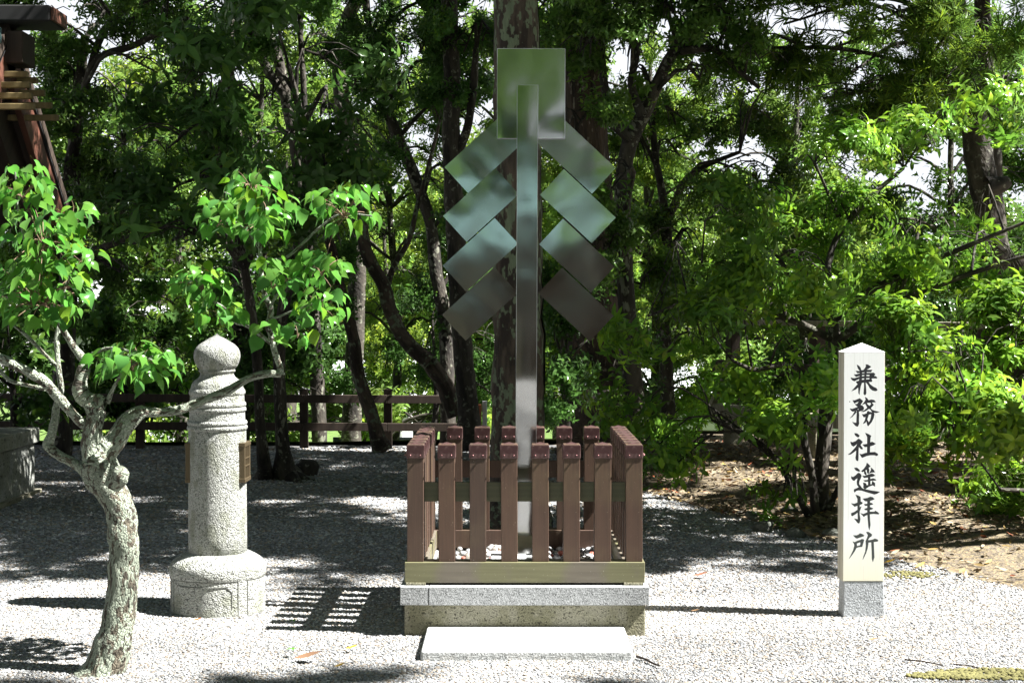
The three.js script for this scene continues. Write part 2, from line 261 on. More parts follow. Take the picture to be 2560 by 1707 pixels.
// ---------------------------------------------------------------- ground
const soilEdge = (Z) => { const t = [[7, 4.2], [7.6, 3.1], [8, 2.7], [9, 2.3], [10.7, 1.7], [13.2, 0.8], [16, 0.5], [40, 0.4]]; for (let i = 1; i < t.length; i++) if (Z < t[i][0]) return lerp(t[i - 1][1], t[i][1], (Z - t[i - 1][0]) / (t[i][0] - t[i - 1][0])); return 0.4; };
function gy(x, z) {
  const Z = -z; let y = 0.012 * fbm(x * 0.9, z * 0.9, 3, 3);
  if (Z > 8) y += 0.1 * smoothstep(x - soilEdge(Z), 0.1, 1.2) * smoothstep(Z, 8, 10);
  if (Z > 16.3) y -= 2.6 * smoothstep(Z, 16.3, 26);
  return y;
}
{
  const axis = (lo, hi, fine0, fine1, st) => { const a = []; let x = lo; while (x < hi) { a.push(x); x += x >= fine0 && x < fine1 ? st : Math.max(st, Math.min(25, 0.35 * Math.min(Math.abs(x - fine0), Math.abs(x - fine1)) + st)); } a.push(hi); return a; };
  const xs = axis(-220, 220, -7, 7, 0.12), zs = axis(-260, 200, -17.5, -4, 0.12), g = new GB();
  for (const z of zs) for (const x of xs) g.v(x, gy(x, z), z, x, -z);
  for (let j = 0; j < zs.length - 1; j++) for (let i = 0; i < xs.length - 1; i++) { const a = j * xs.length + i, b = a + xs.length; g.f(a, b, a + 1); g.f(a + 1, b, b + 1); }
  struct('ground', g.geo(), MT.gravel, 'grey gravel court running back to the rail fence');
  const s = new GB(), n = 44, rows = 120;
  for (let j = 0; j <= rows; j++) { const Z = lerp(7.0, 24, (j / rows) ** 1.4); for (let i = 0; i <= n; i++) { const e = soilEdge(Z) + 0.28 * fbm(Z * 1.7, 4.4, 1), x = e + 9 * (i / n) ** 1.6; s.v(x, gy(x, -Z) + (i === 0 ? -0.004 : 0.004 + 0.014 * smoothstep(i, 0, 6) * (1 + fbm(x * 3, Z * 3, 2))), -Z, x, Z); } }
  for (let j = 0; j < rows; j++) for (let i = 0; i < n; i++) { const a = j * (n + 1) + i, b = a + n + 1; s.f(a, a + 1, b); s.f(a + 1, b + 1, b); }
  struct('soil', s.geo(), MT.soil, 'brown earth under the trees on the right');
  const q = new GB(), h = [];   // the lower garden beyond the bank
  for (let j = 0; j <= 40; j++) for (let i = 0; i <= 60; i++) { const x = -30 + i, Z = 17 + j * 1.2; q.v(x, gy(x, -Z) + 0.006 + 0.05 * (1 + fbm(x, Z, 7)), -Z, x, Z); }
  for (let j = 0; j < 40; j++) for (let i = 0; i < 60; i++) { const a = j * 61 + i, b = a + 61; q.f(a, a + 1, b); q.f(a + 1, b + 1, b); }
  struct('lawn', q.geo(), mat({ map: rep(T.soil, 0.7), color: rgb(0.5, 1.1, 0.3), roughness: 1 }), 'green bank and lower garden beyond the rail fence');
}
// loose stones of the gravel
{
  const peb = (seed) => { const g = new THREE.IcosahedronGeometry(1, 1), p = g.attributes.position; for (let i = 0; i < p.count; i++) { const x = p.getX(i), y = p.getY(i), z = p.getZ(i), k = 1 + 0.28 * noise(x * 1.3 + seed * 9, y * 1.3, z * 1.3); p.setXYZ(i, x * k, y * k * 0.5, z * k * 0.82); } const idx = new GB(); const map = new Map(); for (let i = 0; i < p.count; i++) { const key = [p.getX(i), p.getY(i), p.getZ(i)].map((v) => v.toFixed(4)).join(); if (!map.has(key)) map.set(key, idx.v(p.getX(i), p.getY(i), p.getZ(i))); idx.i.push(map.get(key)); } return idx.geo(); };
  const R = rng(77), mm = [[], [], []], cc = [[], [], []], q = new THREE.Quaternion(), e = new THREE.Euler();
  let Z = 5.7; while (Z < 16.2) {
    const st = 0.0104 + 0.0024 * Math.max(0, Z - 7), w = 0.345 * Z + 0.1;
    for (let x = -w; x < w; x += st) {
      const px = x + (R() - 0.5) * st * 1.3, pz = -Z + (R() - 0.5) * st * 1.3, k = Math.floor(R() * 3), s = (0.0044 + R() * R() * 0.0056) * (st / 0.0125);
      const soil = px - soilEdge(-pz); if (soil > 0 && R() < 0.35 + soil * 1.2) continue;
      if (px > -0.48 && px < 0.62 && pz < -6.97 && pz > -8.0) continue;
      if (px > -0.38 && px < 0.5 && pz < -6.46 && pz > -6.92) continue;
      q.setFromEuler(e.set((R() - 0.5) * 0.55, R() * 6.28, (R() - 0.5) * 0.55));
      mm[k].push(M4(V(px, gy(px, pz) + s * (0.1 + R() * 0.4), pz), q, V(s * (0.9 + R() * 0.6), s, s)));
      const h = R(), v = (0.15 + 0.25 * R() ** 1.1) * (1 + 0.35 * fbm(px * 1.3, pz * 2.1, 5, 3)); cc[k].push(h < 0.2 ? rgb(v * 1.12, v * 0.94, v * 0.74) : h < 0.5 ? rgb(v * 0.95, v * 0.98, v * 1.02) : h > 0.94 ? rgb(0.6, 0.6, 0.58) : rgb(v, v, v * 0.98));
    }
    Z += st;
  }
  const pm = mat({ roughness: 0.8 });
  for (let k = 0; k < 3; k++) { const o = inst('gravel', peb(k + 1), pm, mm[k], cc[k], scene, 'stuff'); tag(o, 'loose grey gravel stones covering the court', 'gravel', null, 'stuff'); }
}
// ---------------------------------------------------------------- granite plinth with kerbs
const CX = 0.0585, ZF = -6.92, ZC = -7.487;     // centre and front of the plinth
const plinth = thing('stone_plinth', 'low square granite plinth carrying the brown picket enclosure', 'plinth', [CX, 0, ZC]);
mesh('base_block', box(1.104, 0.2, 1.134, 0.006), MT.concrete, plinth, [0, 0.045, 0]);
{
  const y = 0.1865, h = 0.085, W = 1.14, D = 1.19, k = 0.13;
  mesh('coping_stone', box(W - k - 0.002, h, k, 0.004), MT.granite, plinth, [k / 2 - 0.001 + 0.001, y, D / 2 - k / 2]);
  mesh('coping_stone', box(k, h, D - k - 0.003, 0.004), MT.granite, plinth, [-W / 2 + k / 2, y, k / 2]);
  mesh('coping_stone', box(k, h, D - k - 0.003, 0.004), MT.granite, plinth, [W / 2 - k / 2, y, -k / 2 - 0.001]);
  mesh('coping_stone', box(W - k - 0.003, h, k, 0.004), MT.granite, plinth, [-k / 2, y, -D / 2 + k / 2]);
  mesh('footing', box(0.3, 0.16, 0.26, 0.01), MT.white, plinth, [-0.015, 0.205, 0.03]);
  for (const [sx, sz] of [[-1, 1], [1, 1], [-1, -1], [1, -1]]) mesh('spacer', box(0.09, 0.0118, 0.06, 0.002), MT.concrete, plinth, [sx * 0.5, 0.2352, sz * 0.53]);
}
// pebbles inside
{
  const R = rng(5), mm = [], cc = []; const g = new THREE.IcosahedronGeometry(1, 2), p = g.attributes.position; for (let i = 0; i < p.count; i++) { const k = 1 + 0.2 * noise(p.getX(i) * 1.2, p.getY(i) * 1.2, p.getZ(i) * 1.2); p.setXYZ(i, p.getX(i) * k, p.getY(i) * k * 0.65, p.getZ(i) * k * 0.8); } g.computeVertexNormals();
  for (let k = 0; k < 1500; k++) { const x = (R() - 0.5) * 0.86, z = (R() - 0.5) * 0.92, s = 0.011 + R() * 0.012; if (Math.abs(x + 0.015) < 0.15 && Math.abs(z - 0.03) < 0.13) continue; const v = 0.2 + 0.5 * R() * R(); mm.push(M4(V(CX + x, 0.2 + R() * 0.045 + 0.02 * noise(x * 6, z * 6), ZC + z), quatTo(V(R() - 0.5, 2, R() - 0.5).normalize(), R() * 6), s)); cc.push(R() < 0.06 ? rgb(0.3, 0.08, 0.05) : R() < 0.3 ? rgb(v, v * 0.9, v * 0.78) : rgb(v, v, v)); }
  tag(inst('pebbles', g, mat({ roughness: 0.6 }), mm, cc, scene, 'stuff'), 'pale rounded pebbles filling the picket enclosure', 'pebbles', null, 'stuff');
  const bed = box(0.9, 0.03, 0.93, 0.004); mesh('pebble_bed', bed, MT.concrete, plinth, [0, 0.19, 0]);
}
const step = mesh('step_stone', box(0.905, 0.075, 0.49, 0.012), MT.white, scene, [0.063, 0.006, -6.667]); tag(step, 'white granite step slab lying before the plinth', 'step');
// ---------------------------------------------------------------- picket enclosure
{
  const en = thing('picket_enclosure', 'brown square enclosure of capped pickets round the steel pole', 'fence', [CX, 0, ZC]), s = 0.1436, half = 3.5 * s, y0 = 0.3345;
  const pg = box(0.0765, 0.54, 0.0765, 0.003), g = new GB(), a = 0.0415;   // cap: skirt with a low pyramid
  const capBox = box(0.083, 0.058, 0.083, 0.003);
  const pyr = new THREE.ConeGeometry(a * 1.414, 0.014, 4, 1); pyr.rotateY(Math.PI / 4);
  const nail = new THREE.LatheGeometry([[0.0001, 0], [0.0045, 0], [0.0045, 0.007], [0.003, 0.011], [0.0001, 0.012]].reverse().map(([x, y]) => new THREE.Vector2(x, y)), 12); nail.rotateX(Math.PI / 2);
  const RP = rng(44), tones = [[0.8, 0.79, 0.76], [0.92, 0.88, 0.8], [0.7, 0.71, 0.7], [0.85, 0.8, 0.74]].map((c) => { const m = MT.paint.clone(); m.color = rgb(...c); m.map = rep(T.paint, 2.2); m.map.offset.set(RP(), RP()); return m; });
  const post = (x, z, nx, nz) => {
    const p = mesh('picket', pg, tones[Math.floor(RP() * 4)], en, [x, y0 + 0.27, z]);
    p.rotation.z = (RP() - 0.5) * 0.008;
    const c = mesh('cap', capBox, MT.copper, p, [0, 0.811 + 0.029 - y0 - 0.27, 0]); mesh('cap_top', pyr, MT.copper, p, [0, 0.8695 + 0.0065 - y0 - 0.27, 0]);
    const yy = 0.811 + 0.014 - y0 - 0.27, faces = [[0, 1]]; if (nx) faces.push([nx, 0]);
    for (const [fx, fz] of faces) for (const k of [-1, 1]) { const n = mesh('nail', nail, MT.rivet, p, [fx ? fx * 0.0412 : k * 0.0225, yy, fz ? 0.0412 : k * 0.0225]); if (fx) n.rotation.y = fx * Math.PI / 2; }
  };
  for (let i = 0; i < 8; i++) { const t = -half + i * s; post(t, half, i === 0 ? -1 : i === 7 ? 1 : 0); post(t, -half, 0); if (i > 0 && i < 7) { post(-half, t, -1); post(half, t, 1); } }
  // rails between the pickets: middle rail and the bottom kerb rail
  for (let i = 0; i < 7; i++) { const t = -half + (i + 0.5) * s, gp = s - 0.0766, seg = box(gp, 0.088, 0.03, 0.001), sg2 = box(0.03, 0.088, gp, 0.001); mesh('rail', seg, MT.rail, en, [t, 0.653, half - 0.005]); mesh('rail', seg, MT.paint, en, [t, 0.653, -half + 0.005]); mesh('rail', sg2, MT.paint, en, [-half + 0.005, 0.653, t]); mesh('rail', sg2, MT.paint, en, [half - 0.005, 0.653, t]); }
  const B = 2 * half + 0.098, w = 0.098;
  mesh('bottom_rail', box(B, 0.095, w, 0.003), MT.olive, en, [0, y0 - 0.0475, half]); mesh('bottom_rail', box(B, 0.095, w, 0.003), MT.paint, en, [0, y0 - 0.0475, -half]);
  for (const sx of [-1, 1]) mesh('bottom_rail', box(w, 0.095, B - 2 * w - 0.002, 0.003), MT.olive, en, [sx * half, y0 - 0.0475, 0]);
}
// ---------------------------------------------------------------- steel zigzag monument
{
  const Zm = 7.47, k = Zm / F, b = P(1313.5, 1380, Zm), mo = thing('steel_monument', 'tall brushed steel monument of zigzag paper-streamer plates on a square pole', 'monument', [b.x, 0.285, -Zm]);
  mo.rotation.z = -0.0045;
  const sheet = (w, h, d, s) => {   // a sheet-metal box whose faces are not quite flat
    const nx = Math.max(4, Math.round(w / 0.02)), ny = Math.max(8, Math.round(h / 0.02)), g = new THREE.BoxGeometry(w, h, d, nx, ny, 1), p = g.attributes.position, n = g.attributes.normal, uv = g.attributes.uv, f = (x, y) => 0.0024 * noise(x * 4 + s, y * 3.4, s) + 0.0004 * noise(x * 14 + s, y * 11, s + 3), e = 0.004;
    for (let i = 0; i < p.count; i++) { const x = p.getX(i), y = p.getY(i), z = p.getZ(i), k = n.getZ(i); uv.setXY(i, x, y); if (Math.abs(k) < 0.5) { p.setZ(i, z + f(x, y)); continue; } const gx = (f(x + e, y) - f(x - e, y)) / (2 * e), g2 = (f(x, y + e) - f(x, y - e)) / (2 * e), v = V(-gx * k, -g2 * k, k).normalize(); p.setZ(i, z + f(x, y)); n.setXYZ(i, v.x, v.y, v.z); }
    return g;
  };
  const edges = (o, w, h, z) => { for (const [l, x, y, v] of [[h, -w / 2, 0, 1], [h, w / 2, 0, 1], [w, 0, -h / 2, 0], [w, 0, h / 2, 0]]) { const e = mesh('folded_edge', new THREE.CylinderGeometry(0.0011, 0.0011, l, 6, 1), MT.rim, o, [x, y, z]); if (!v) e.rotation.z = Math.PI / 2; } };
  const x0 = 1313.5, toL = (px, py) => { const p = P(px, py, Zm); return [(p.x - b.x), p.y - 0.285]; };
  const plate = (name, cx, cy, w, h, rot, z, tx = 0, ty = 0) => { const o = mesh(name, sheet(w, h, 0.008, cx * 0.37 + cy), MT.steel, mo, [0, 0, z]); const [x, y] = toL(cx, cy); o.position.set(x + 0.0045 * (y), y, z); o.rotation.set(tx, ty, rot); if (name === 'top_plate') edges(o, w, h, 0.0035); return o; };
  const top = P(1318, 217, Zm).y - 0.285;
  mesh('pole', sheet(0.1, top, 0.05, 5), MT.steel, mo, [0, top / 2, 0.035]); edges(mo.children[0], 0.1, top, 0.0245);
  const dx = 1316.5; plate('top_plate', 1317.5, 233.5, 169 * k, 223 * k, 0.003, -0.004, 0.003, -0.004);
  // zigzag plates: long side 181 px, short side 84 px
  const L = 177 * k, W = 87.5 * k, an = 0.745, R = rng(12);
  const rows = [[1196.5, 390, 1436.5, 390, 1.22], [1194.5, 513, 1437, 514.5, 1], [1194, 637, 1436, 638, 1], [1194, 760, 1434.5, 760.5, 1]];
  const tilt = [[0.004, 0.01, 0.002, -0.012], [-0.006, 0.014, 0.004, -0.004], [0.0, -0.01, 0.002, 0.01], [-0.008, 0.006, -0.004, 0.012]];
  rows.forEach(([lx, ly, rx, ry, f], i) => {
    const z = -0.02 + (i % 2) * 0.0135, e = (f - 1) * 177 / 2, t = tilt[i];
    plate('streamer_plate', lx + e * Math.cos(an), ly - e * Math.sin(an), L * f, W, an, z, t[0], t[1]);
    plate('streamer_plate', rx - e * Math.cos(an), ry - e * Math.sin(an), L * f, W, -an, z, t[2], t[3]);
  });
}
// ---------------------------------------------------------------- stone lantern pillar
{
  const Zl = 7.53, k = Zl / F, c = P(541, 770, Zl).x, la = thing('stone_pillar', 'pale granite pillar with onion-shaped finial and ringed neck on a drum base', 'stone pillar', [c, 0, -Zl]);
  const H = (py) => 1.5 - (py - 770) * k, lathe = (pts, seg = 72) => {
    const g = new THREE.LatheGeometry(pts.map(([hw, py]) => new THREE.Vector2(Math.max(0.0005, hw * k), H(py))), seg), p = g.attributes.position, uv = g.attributes.uv;
    for (let i = 0; i < p.count; i++) { uv.setXY(i, (i / pts.length | 0) / seg * 1.2, p.getY(i)); }
    g.computeVertexNormals(); const n = g.attributes.normal, m = pts.length;   // close the seam
    for (let j = 0; j < m; j++) { const a = j, b = seg * m + j, x = n.getX(a) + n.getX(b), y = n.getY(a) + n.getY(b), z = n.getZ(a) + n.getZ(b), l = Math.hypot(x, y, z) || 1; n.setXYZ(a, x / l, y / l, z / l); n.setXYZ(b, x / l, y / l, z / l); }
    return g;
  };
  const fine = (pts, m = 3) => { const cv = new THREE.CatmullRomCurve3(pts.map(([x, y]) => V(x, y, 0)), false, 'centripetal'); return cv.getPoints(pts.length * m).map((p) => [p.x, p.y]); };
  mesh('shaft', lathe([[0.5, 1400], [72.5, 1399], [72.5, 1340], [72, 1250], [71.5, 1160], [71.5, 1078], ...fine([[70, 1076], [73.5, 1073], [75, 1068], [73.5, 1064], [70.5, 1062], [73.5, 1060], [74.5, 1056], [73, 1052], [69, 1050]]), [68.5, 1032], ...fine([[68, 1029], [71, 1027], [72, 1023], [71, 1019], [68.5, 1017], [71, 1014], [71.5, 1010], [70, 1006], [67.5, 1004]]), [67, 990], ...fine([[67, 988], [69.5, 984], [70, 979], [68, 974], [65.5, 971]]), ...fine([[65, 969], [62, 959], [56, 951], [49, 946], [44, 941], [41.5, 936]])]), MT.lantern, la);
  mesh('finial', lathe(fine([[41, 937], [42, 931], [45.5, 927.5], [44, 923], [50, 915], [55.5, 902], [57.5, 889], [54.5, 874], [44, 861.5], [31, 853], [20, 846], [9, 840.5], [3, 836.5], [0.5, 833.5]])), MT.lantern, la);
  mesh('drum_base', lathe([...fine([[100, 1552], [118, 1551], [119.5, 1546], [119.5, 1536], [117.5, 1531]]), [117, 1480], ...fine([[117, 1440], [119.5, 1432], [120, 1418], [117, 1408], [108, 1398], [94, 1389], [80, 1382], [71, 1380]])], 96), MT.lantern, la);
  // carved frame line on the drum: thin sunk-looking fillets round two panels
  const r = 117 * k + 0.0005, ring = (a0, a1, py0, py1) => new THREE.TubeGeometry(new THREE.CatmullRomCurve3(Array.from({ length: 12 }, (_, i) => { const t = i / 11, a = lerp(a0, a1, t), y = H(lerp(py0, py1, t)); return V(Math.sin(a) * r, y, Math.cos(a) * r); })), 24, 0.0028, 6);
  for (const [a0, a1] of [[-0.95, 0.62], [0.85, 2.2], [-2.4, -1.15]]) for (const [y, q] of [[1438, 0], [1526, 0]]) mesh('carved_line', ring(a0, a1, y, y), MT.lantern, la);
  for (const a of [-0.95, 0.62, 0.85, -1.15]) mesh('carved_line', ring(a, a, 1438, 1526), MT.lantern, la);
  mesh('carved_line', ring(-0.8, 0.36, 1451, 1451), MT.lantern, la); mesh('carved_line', ring(0.36, 0.48, 1451, 1464), MT.lantern, la); mesh('carved_line', ring(0.48, 0.48, 1464, 1505), MT.lantern, la);
  // two small bronze lattice windows on the sides
  for (const s of [-1, 1]) {
    const a = s * 1.55, w = new THREE.Group(); w.name = 'lattice_window'; w.position.set(Math.sin(a) * (s > 0 ? 0.13 : 0.125), H(1154), Math.cos(a) * 0.13); w.rotation.y = a; la.add(w);
    mesh('backing', box(0.125, 0.18, 0.012, 0.001), MT.dark, w, [0, 0, 0.004]);
    for (const k2 of [-1, 1]) { mesh('frame', box(0.02, 0.195, 0.034, 0.002), MT.bronze, w, [k2 * 0.062, 0, 0.004]); mesh('frame', box(0.15, 0.02, 0.038, 0.002), MT.bronze, w, [0, k2 * 0.088, 0.004]); }
    for (const x of [-0.032, 0, 0.032]) mesh('muntin', box(0.006, 0.16, 0.012, 0.001), MT.bronze, w, [x, 0, 0.015]);
    for (const y of [-0.018, 0.02]) mesh('muntin', box(0.105, 0.006, 0.013, 0.001), MT.bronze, w, [0, y, 0.016]);
  }
}
// ---------------------------------------------------------------- white sign post with brushed characters
{
  const CH = [
    [2110, 900, ['48,18 52,18 60,25 64,31 65,39 60,41 53,32 50,25', '84,16 92,16 106,24 102,28 90,35 80,45 74,39 82,29 86,21', '43,41 60,42 66,39 74,38 90,37 111,37 106,45 90,45 60,48 50,49', '36,55 44,55 60,51 80,50 117,48 124,54 118,61 100,56 88,56 70,57 60,60 44,64', '23,67 30,69 37,70 58,64 80,61 100,62 118,61 126,62 132,67 130,70 110,70 100,68 88,69 70,70 58,72 46,77 38,81 30,78 25,73', '101,54 118,54 116,64 108,73 111,78 110,83 100,84 100,60', '44,83 58,79 70,76 90,74 108,74 111,79 108,83 96,84 80,86 65,88 56,91 49,91', '60,38 69,38 68,90 64,100 60,120 59,134 55,128 54,105 54,90 59,70', '80,40 89,40 86,70 84,88 86,110 87,128 84,135 79,135 76,130 78,105 78,86', '53,91 56,103 44,113 26,120 36,110', '84,84 96,84 102,93 116,103 128,108 133,115 132,118 124,120 112,117 102,109 94,95'], []],
    [2110, 980, ['31,31 40,31 60,23 73,33 71,38 63,49 56,49 50,55 40,46 50,45 57,36 48,38 38,43', '52,50 62,48 72,52 78,60 76,68 70,71 56,75 46,72 32,75 26,72 19,63 30,65 52,57', '41,72 48,76 40,85 30,95 20,101 32,88', '49,72 56,72 58,88 57,110 58,122 54,132 50,134 42,130 30,116 40,119 47,119 48,90', '82,18 90,22 96,30 97,36 88,43 82,44 70,48 80,37 85,28', '90,33 108,28 120,30 126,38 110,39 90,41', '108,38 118,48 114,53 106,61 110,67 122,72 142,76 130,80 120,79 110,75 104,66 98,64 88,71 76,76 66,75 78,71 92,60 84,45 90,43 94,48 101,53 108,45 104,40', '70,85 78,86 90,82 91,76 98,70 106,78 118,76 121,86 118,100 110,116 96,132 93,130 88,112 84,119 74,123 82,110 85,96 77,97'], ['98,87 108,85 107,96 103,110 98,117 92,106', '97,67 106,75 99,76 95,70', '52,65 54,64 56,66 54,68 52,67']],
    [2110, 1070, ['39,19 50,20 60,28 57,34 51,34 42,27', '23,52 31,55 45,50 55,41 62,43 73,53 64,65 74,79 72,82 66,81 57,72 56,90 56,115 55,127 51,128 46,124 44,115 46,105 47,86 36,94 24,102 13,103 25,94 44,74 52,60 36,71 28,67 24,60', '84,18 96,22 108,29 105,38 104,55 104,70 103,96 92,98 92,72 92,34', '73,64 92,61 104,55 113,53 127,60 118,66 104,70 92,72 82,73', '61,100 70,102 84,97 104,94 124,93 136,100 137,104 132,108 122,105 106,105 90,108 72,115 68,112'], []],
    [2110, 1150, ['39,30 50,29 60,37 63,43 56,44 45,39', '91,10 98,15 106,24 98,29 101,38 100,48 97,54 92,48 91,36 84,40 89,50 90,57 86,58 80,52 80,43 73,46 68,43 80,32 88,21', '107,28 114,33 121,40 124,47 110,48 100,52 108,40 109,34', '73,61 84,61 100,55 112,52 120,55 125,60 116,64 96,67 80,69', '77,79 90,78 106,74 117,71 126,74 130,79 110,80 96,83 84,84', '96,64 105,64 106,97 97,99', '76,88 84,89 88,92 90,98 98,98 113,93 112,88 115,81 120,86 125,90 125,103 116,98 100,103 90,110 84,114 77,107 78,98', '27,63 34,66 44,60 54,50 60,50 67,56 69,62 66,70 60,82 59,94 66,102 71,109 80,113 110,119 145,124 134,131 122,134 112,131 90,125 70,119 56,118 48,120 41,126 38,121 39,114 48,111 58,106 51,96 50,84 53,70 44,75 40,80 34,79 27,71'], []],
    [2110, 1230, ['45,10 55,13 65,18 66,30 66,38 62,50 62,60 69,56 66,65 62,75 62,88 65,105 63,118 60,123 54,121 40,104 55,107 54,80 53,50 53,26', '27,44 40,46 53,41 66,37 74,41 72,46 62,50 50,54 41,57', '27,83 40,78 54,69 55,79 44,87 32,94 28,92', '75,26 94,23 106,18 116,20 123,27 115,31 104,34 94,36 84,35', '94,33 105,33 104,80 105,110 107,128 103,149 99,138 97,115 94,85', '81,47 94,46 106,42 113,43 118,48 104,51 94,53 84,53', '82,66 94,62 106,59 118,64 112,68 102,70 94,71 84,70', '66,83 78,86 90,81 106,77 125,77 126,73 136,78 143,84 140,87 120,85 100,87 84,93 80,97'], []],
    [2110, 1320, ['36,29 50,29 58,26 64,21 74,24 82,30 78,33 64,37 52,41 46,39', '34,53 42,56 52,51 66,47 70,44 78,44 81,47 78,58 73,74 60,75 50,78 42,92 32,106 19,122 28,104 36,88 41,70 40,63', '90,16 98,15 108,21 114,26 111,33 105,36 98,45 100,49 99,60 96,80 90,98 82,114 76,125 79,112 86,94 89,70 88,51 94,38 97,28', '98,49 116,46 126,42 136,45 140,50 136,53 118,55 100,57', '111,54 121,54 122,80 124,115 118,134 114,122 113,90'], ['51,61 65,56 66,62 64,68 52,71']],
  ];
  const sc = 3.5, x0 = 2107, y0 = 880, cw = Math.round(106 * sc), ch = Math.round(573 * sc), cv = document.createElement('canvas'); cv.width = cw; cv.height = ch;
  const cx = cv.getContext('2d'), R = rng(8), base = '#eff1ef'; cx.fillStyle = base; cx.fillRect(0, 0, cw, ch);
  for (let i = 0; i < 900; i++) { cx.fillStyle = `rgba(${R() < 0.5 ? '205,208,200' : '244,246,244'},${0.05 + R() * 0.1})`; const w = 1 + R() * 3, h = 40 + R() * 300; cx.fillRect(R() * cw, R() * ch - 100, w, h); }
  const gr = cx.createLinearGradient(0, ch * 0.8, 0, ch); gr.addColorStop(0, 'rgba(225,215,165,0)'); gr.addColorStop(1, 'rgba(225,212,160,0.4)'); cx.fillStyle = gr; cx.fillRect(0, ch * 0.8, cw, ch * 0.2);
  for (const [lx, ly, lh] of [[134, 860, 90], [157, 870, 60], [172, 868, 70], [160, 1416, 34], [120, 1180, 120], [190, 1000, 200], [203, 1240, 160], [145, 1090, 60]]) { cx.fillStyle = 'rgba(120,112,100,0.3)'; cx.fillRect((lx + 2000 - x0) * sc, (ly - y0) * sc, 1.6, lh * sc); }
  cx.fillStyle = 'rgba(50,45,40,0.8)'; cx.beginPath(); cx.arc((2122 - x0) * sc, (1003 - y0) * sc, 5, 0, 7); cx.fill();
  const poly = (s, ox, oy) => { const p = s.split(' ').map((q) => { const [a, b] = q.split(',').map(Number); return [(ox + a / 1.568 - x0) * sc, (oy + b / 1.568 - y0) * sc]; }); cx.beginPath(); const m = (a, b) => [(a[0] + b[0]) / 2, (a[1] + b[1]) / 2]; cx.moveTo(...p[0]); for (let i = 1; i < p.length; i++) cx.lineTo(...p[i]); cx.closePath(); cx.fill(); };
  CH.forEach(([ox, oy, on, off], i) => { cx.fillStyle = cx.strokeStyle = ['#14171c', '#14171c', '#15181c', '#1b1e1f', '#2b302f', '#3d4240'][i]; for (const s of on) { poly(s, ox, oy); cx.lineWidth = 2; cx.lineJoin = 'round'; cx.stroke(); } cx.fillStyle = base; for (const s of off) poly(s, ox, oy); });
  const t = new THREE.CanvasTexture(cv); t.colorSpace = THREE.SRGBColorSpace;
  const Z = 7.34, k = Z / F, a = P(2107.5, 1453, Z), b = P(2213.5, 880, Z), w = b.x - a.x, h = b.y - a.y, D = 0.115;
  const sp_ = thing('sign_post', 'white wooden sign post with black brushed characters on a granite foot', 'sign post', [(a.x + b.x) / 2, 0, -Z - D / 2]); sp_.rotation.y = 0;
  const wt = mat({ map: T.paleWood, color: rgb(1.7, 1.75, 1.95), roughness: 0.75 }), ft = mat({ map: t, roughness: 0.7 });
  const g = box(w, h, D, 0.002); mesh('board', g, wt, sp_, [0, a.y + h / 2, 0]);
  const face = new THREE.PlaneGeometry(w - 0.005, h - 0.004); mesh('lettered_face', new THREE.BoxGeometry(w - 0.005, h - 0.004, 0.002), [wt, wt, wt, wt, ft, wt], sp_, [0, a.y + h / 2, D / 2 + 0.0008]);
  const cap = new GB(), e = 0.0015, q = [[-w / 2 - e, -D / 2 - e], [w / 2 + e, -D / 2 - e], [w / 2 + e, D / 2 + e], [-w / 2 - e, D / 2 + e]];
  for (let i = 0; i < 4; i++) { const m = q[i], n = q[(i + 1) % 4], i0 = cap.v(m[0], 0, m[1]), i1 = cap.v(n[0], 0, n[1]), i2 = cap.v(0, 0.043, 0); cap.f(i1, i0, i2); }
  mesh('pointed_top', cap.geo(), mat({ color: rgb(0.78, 0.79, 0.77), roughness: 0.7 }), sp_, [0, b.y, 0]);
  const fg = box(0.193, a.y + 0.06, 0.1155, 0.004); const fp = fg.attributes.position; for (let i = 0; i < fp.count; i++) if (fp.getY(i) < 0) fp.setX(i, fp.getX(i) * 1.06); mesh('stone_foot', fg, mat({ map: rep(T.granite, 3), color: rgb(1.35, 1.38, 1.42), bumpMap: rep(T.fine, 6), bumpScale: 0.002, roughness: 0.8 }), sp_, [0.004, a.y / 2 - 0.0305, 0]);
}
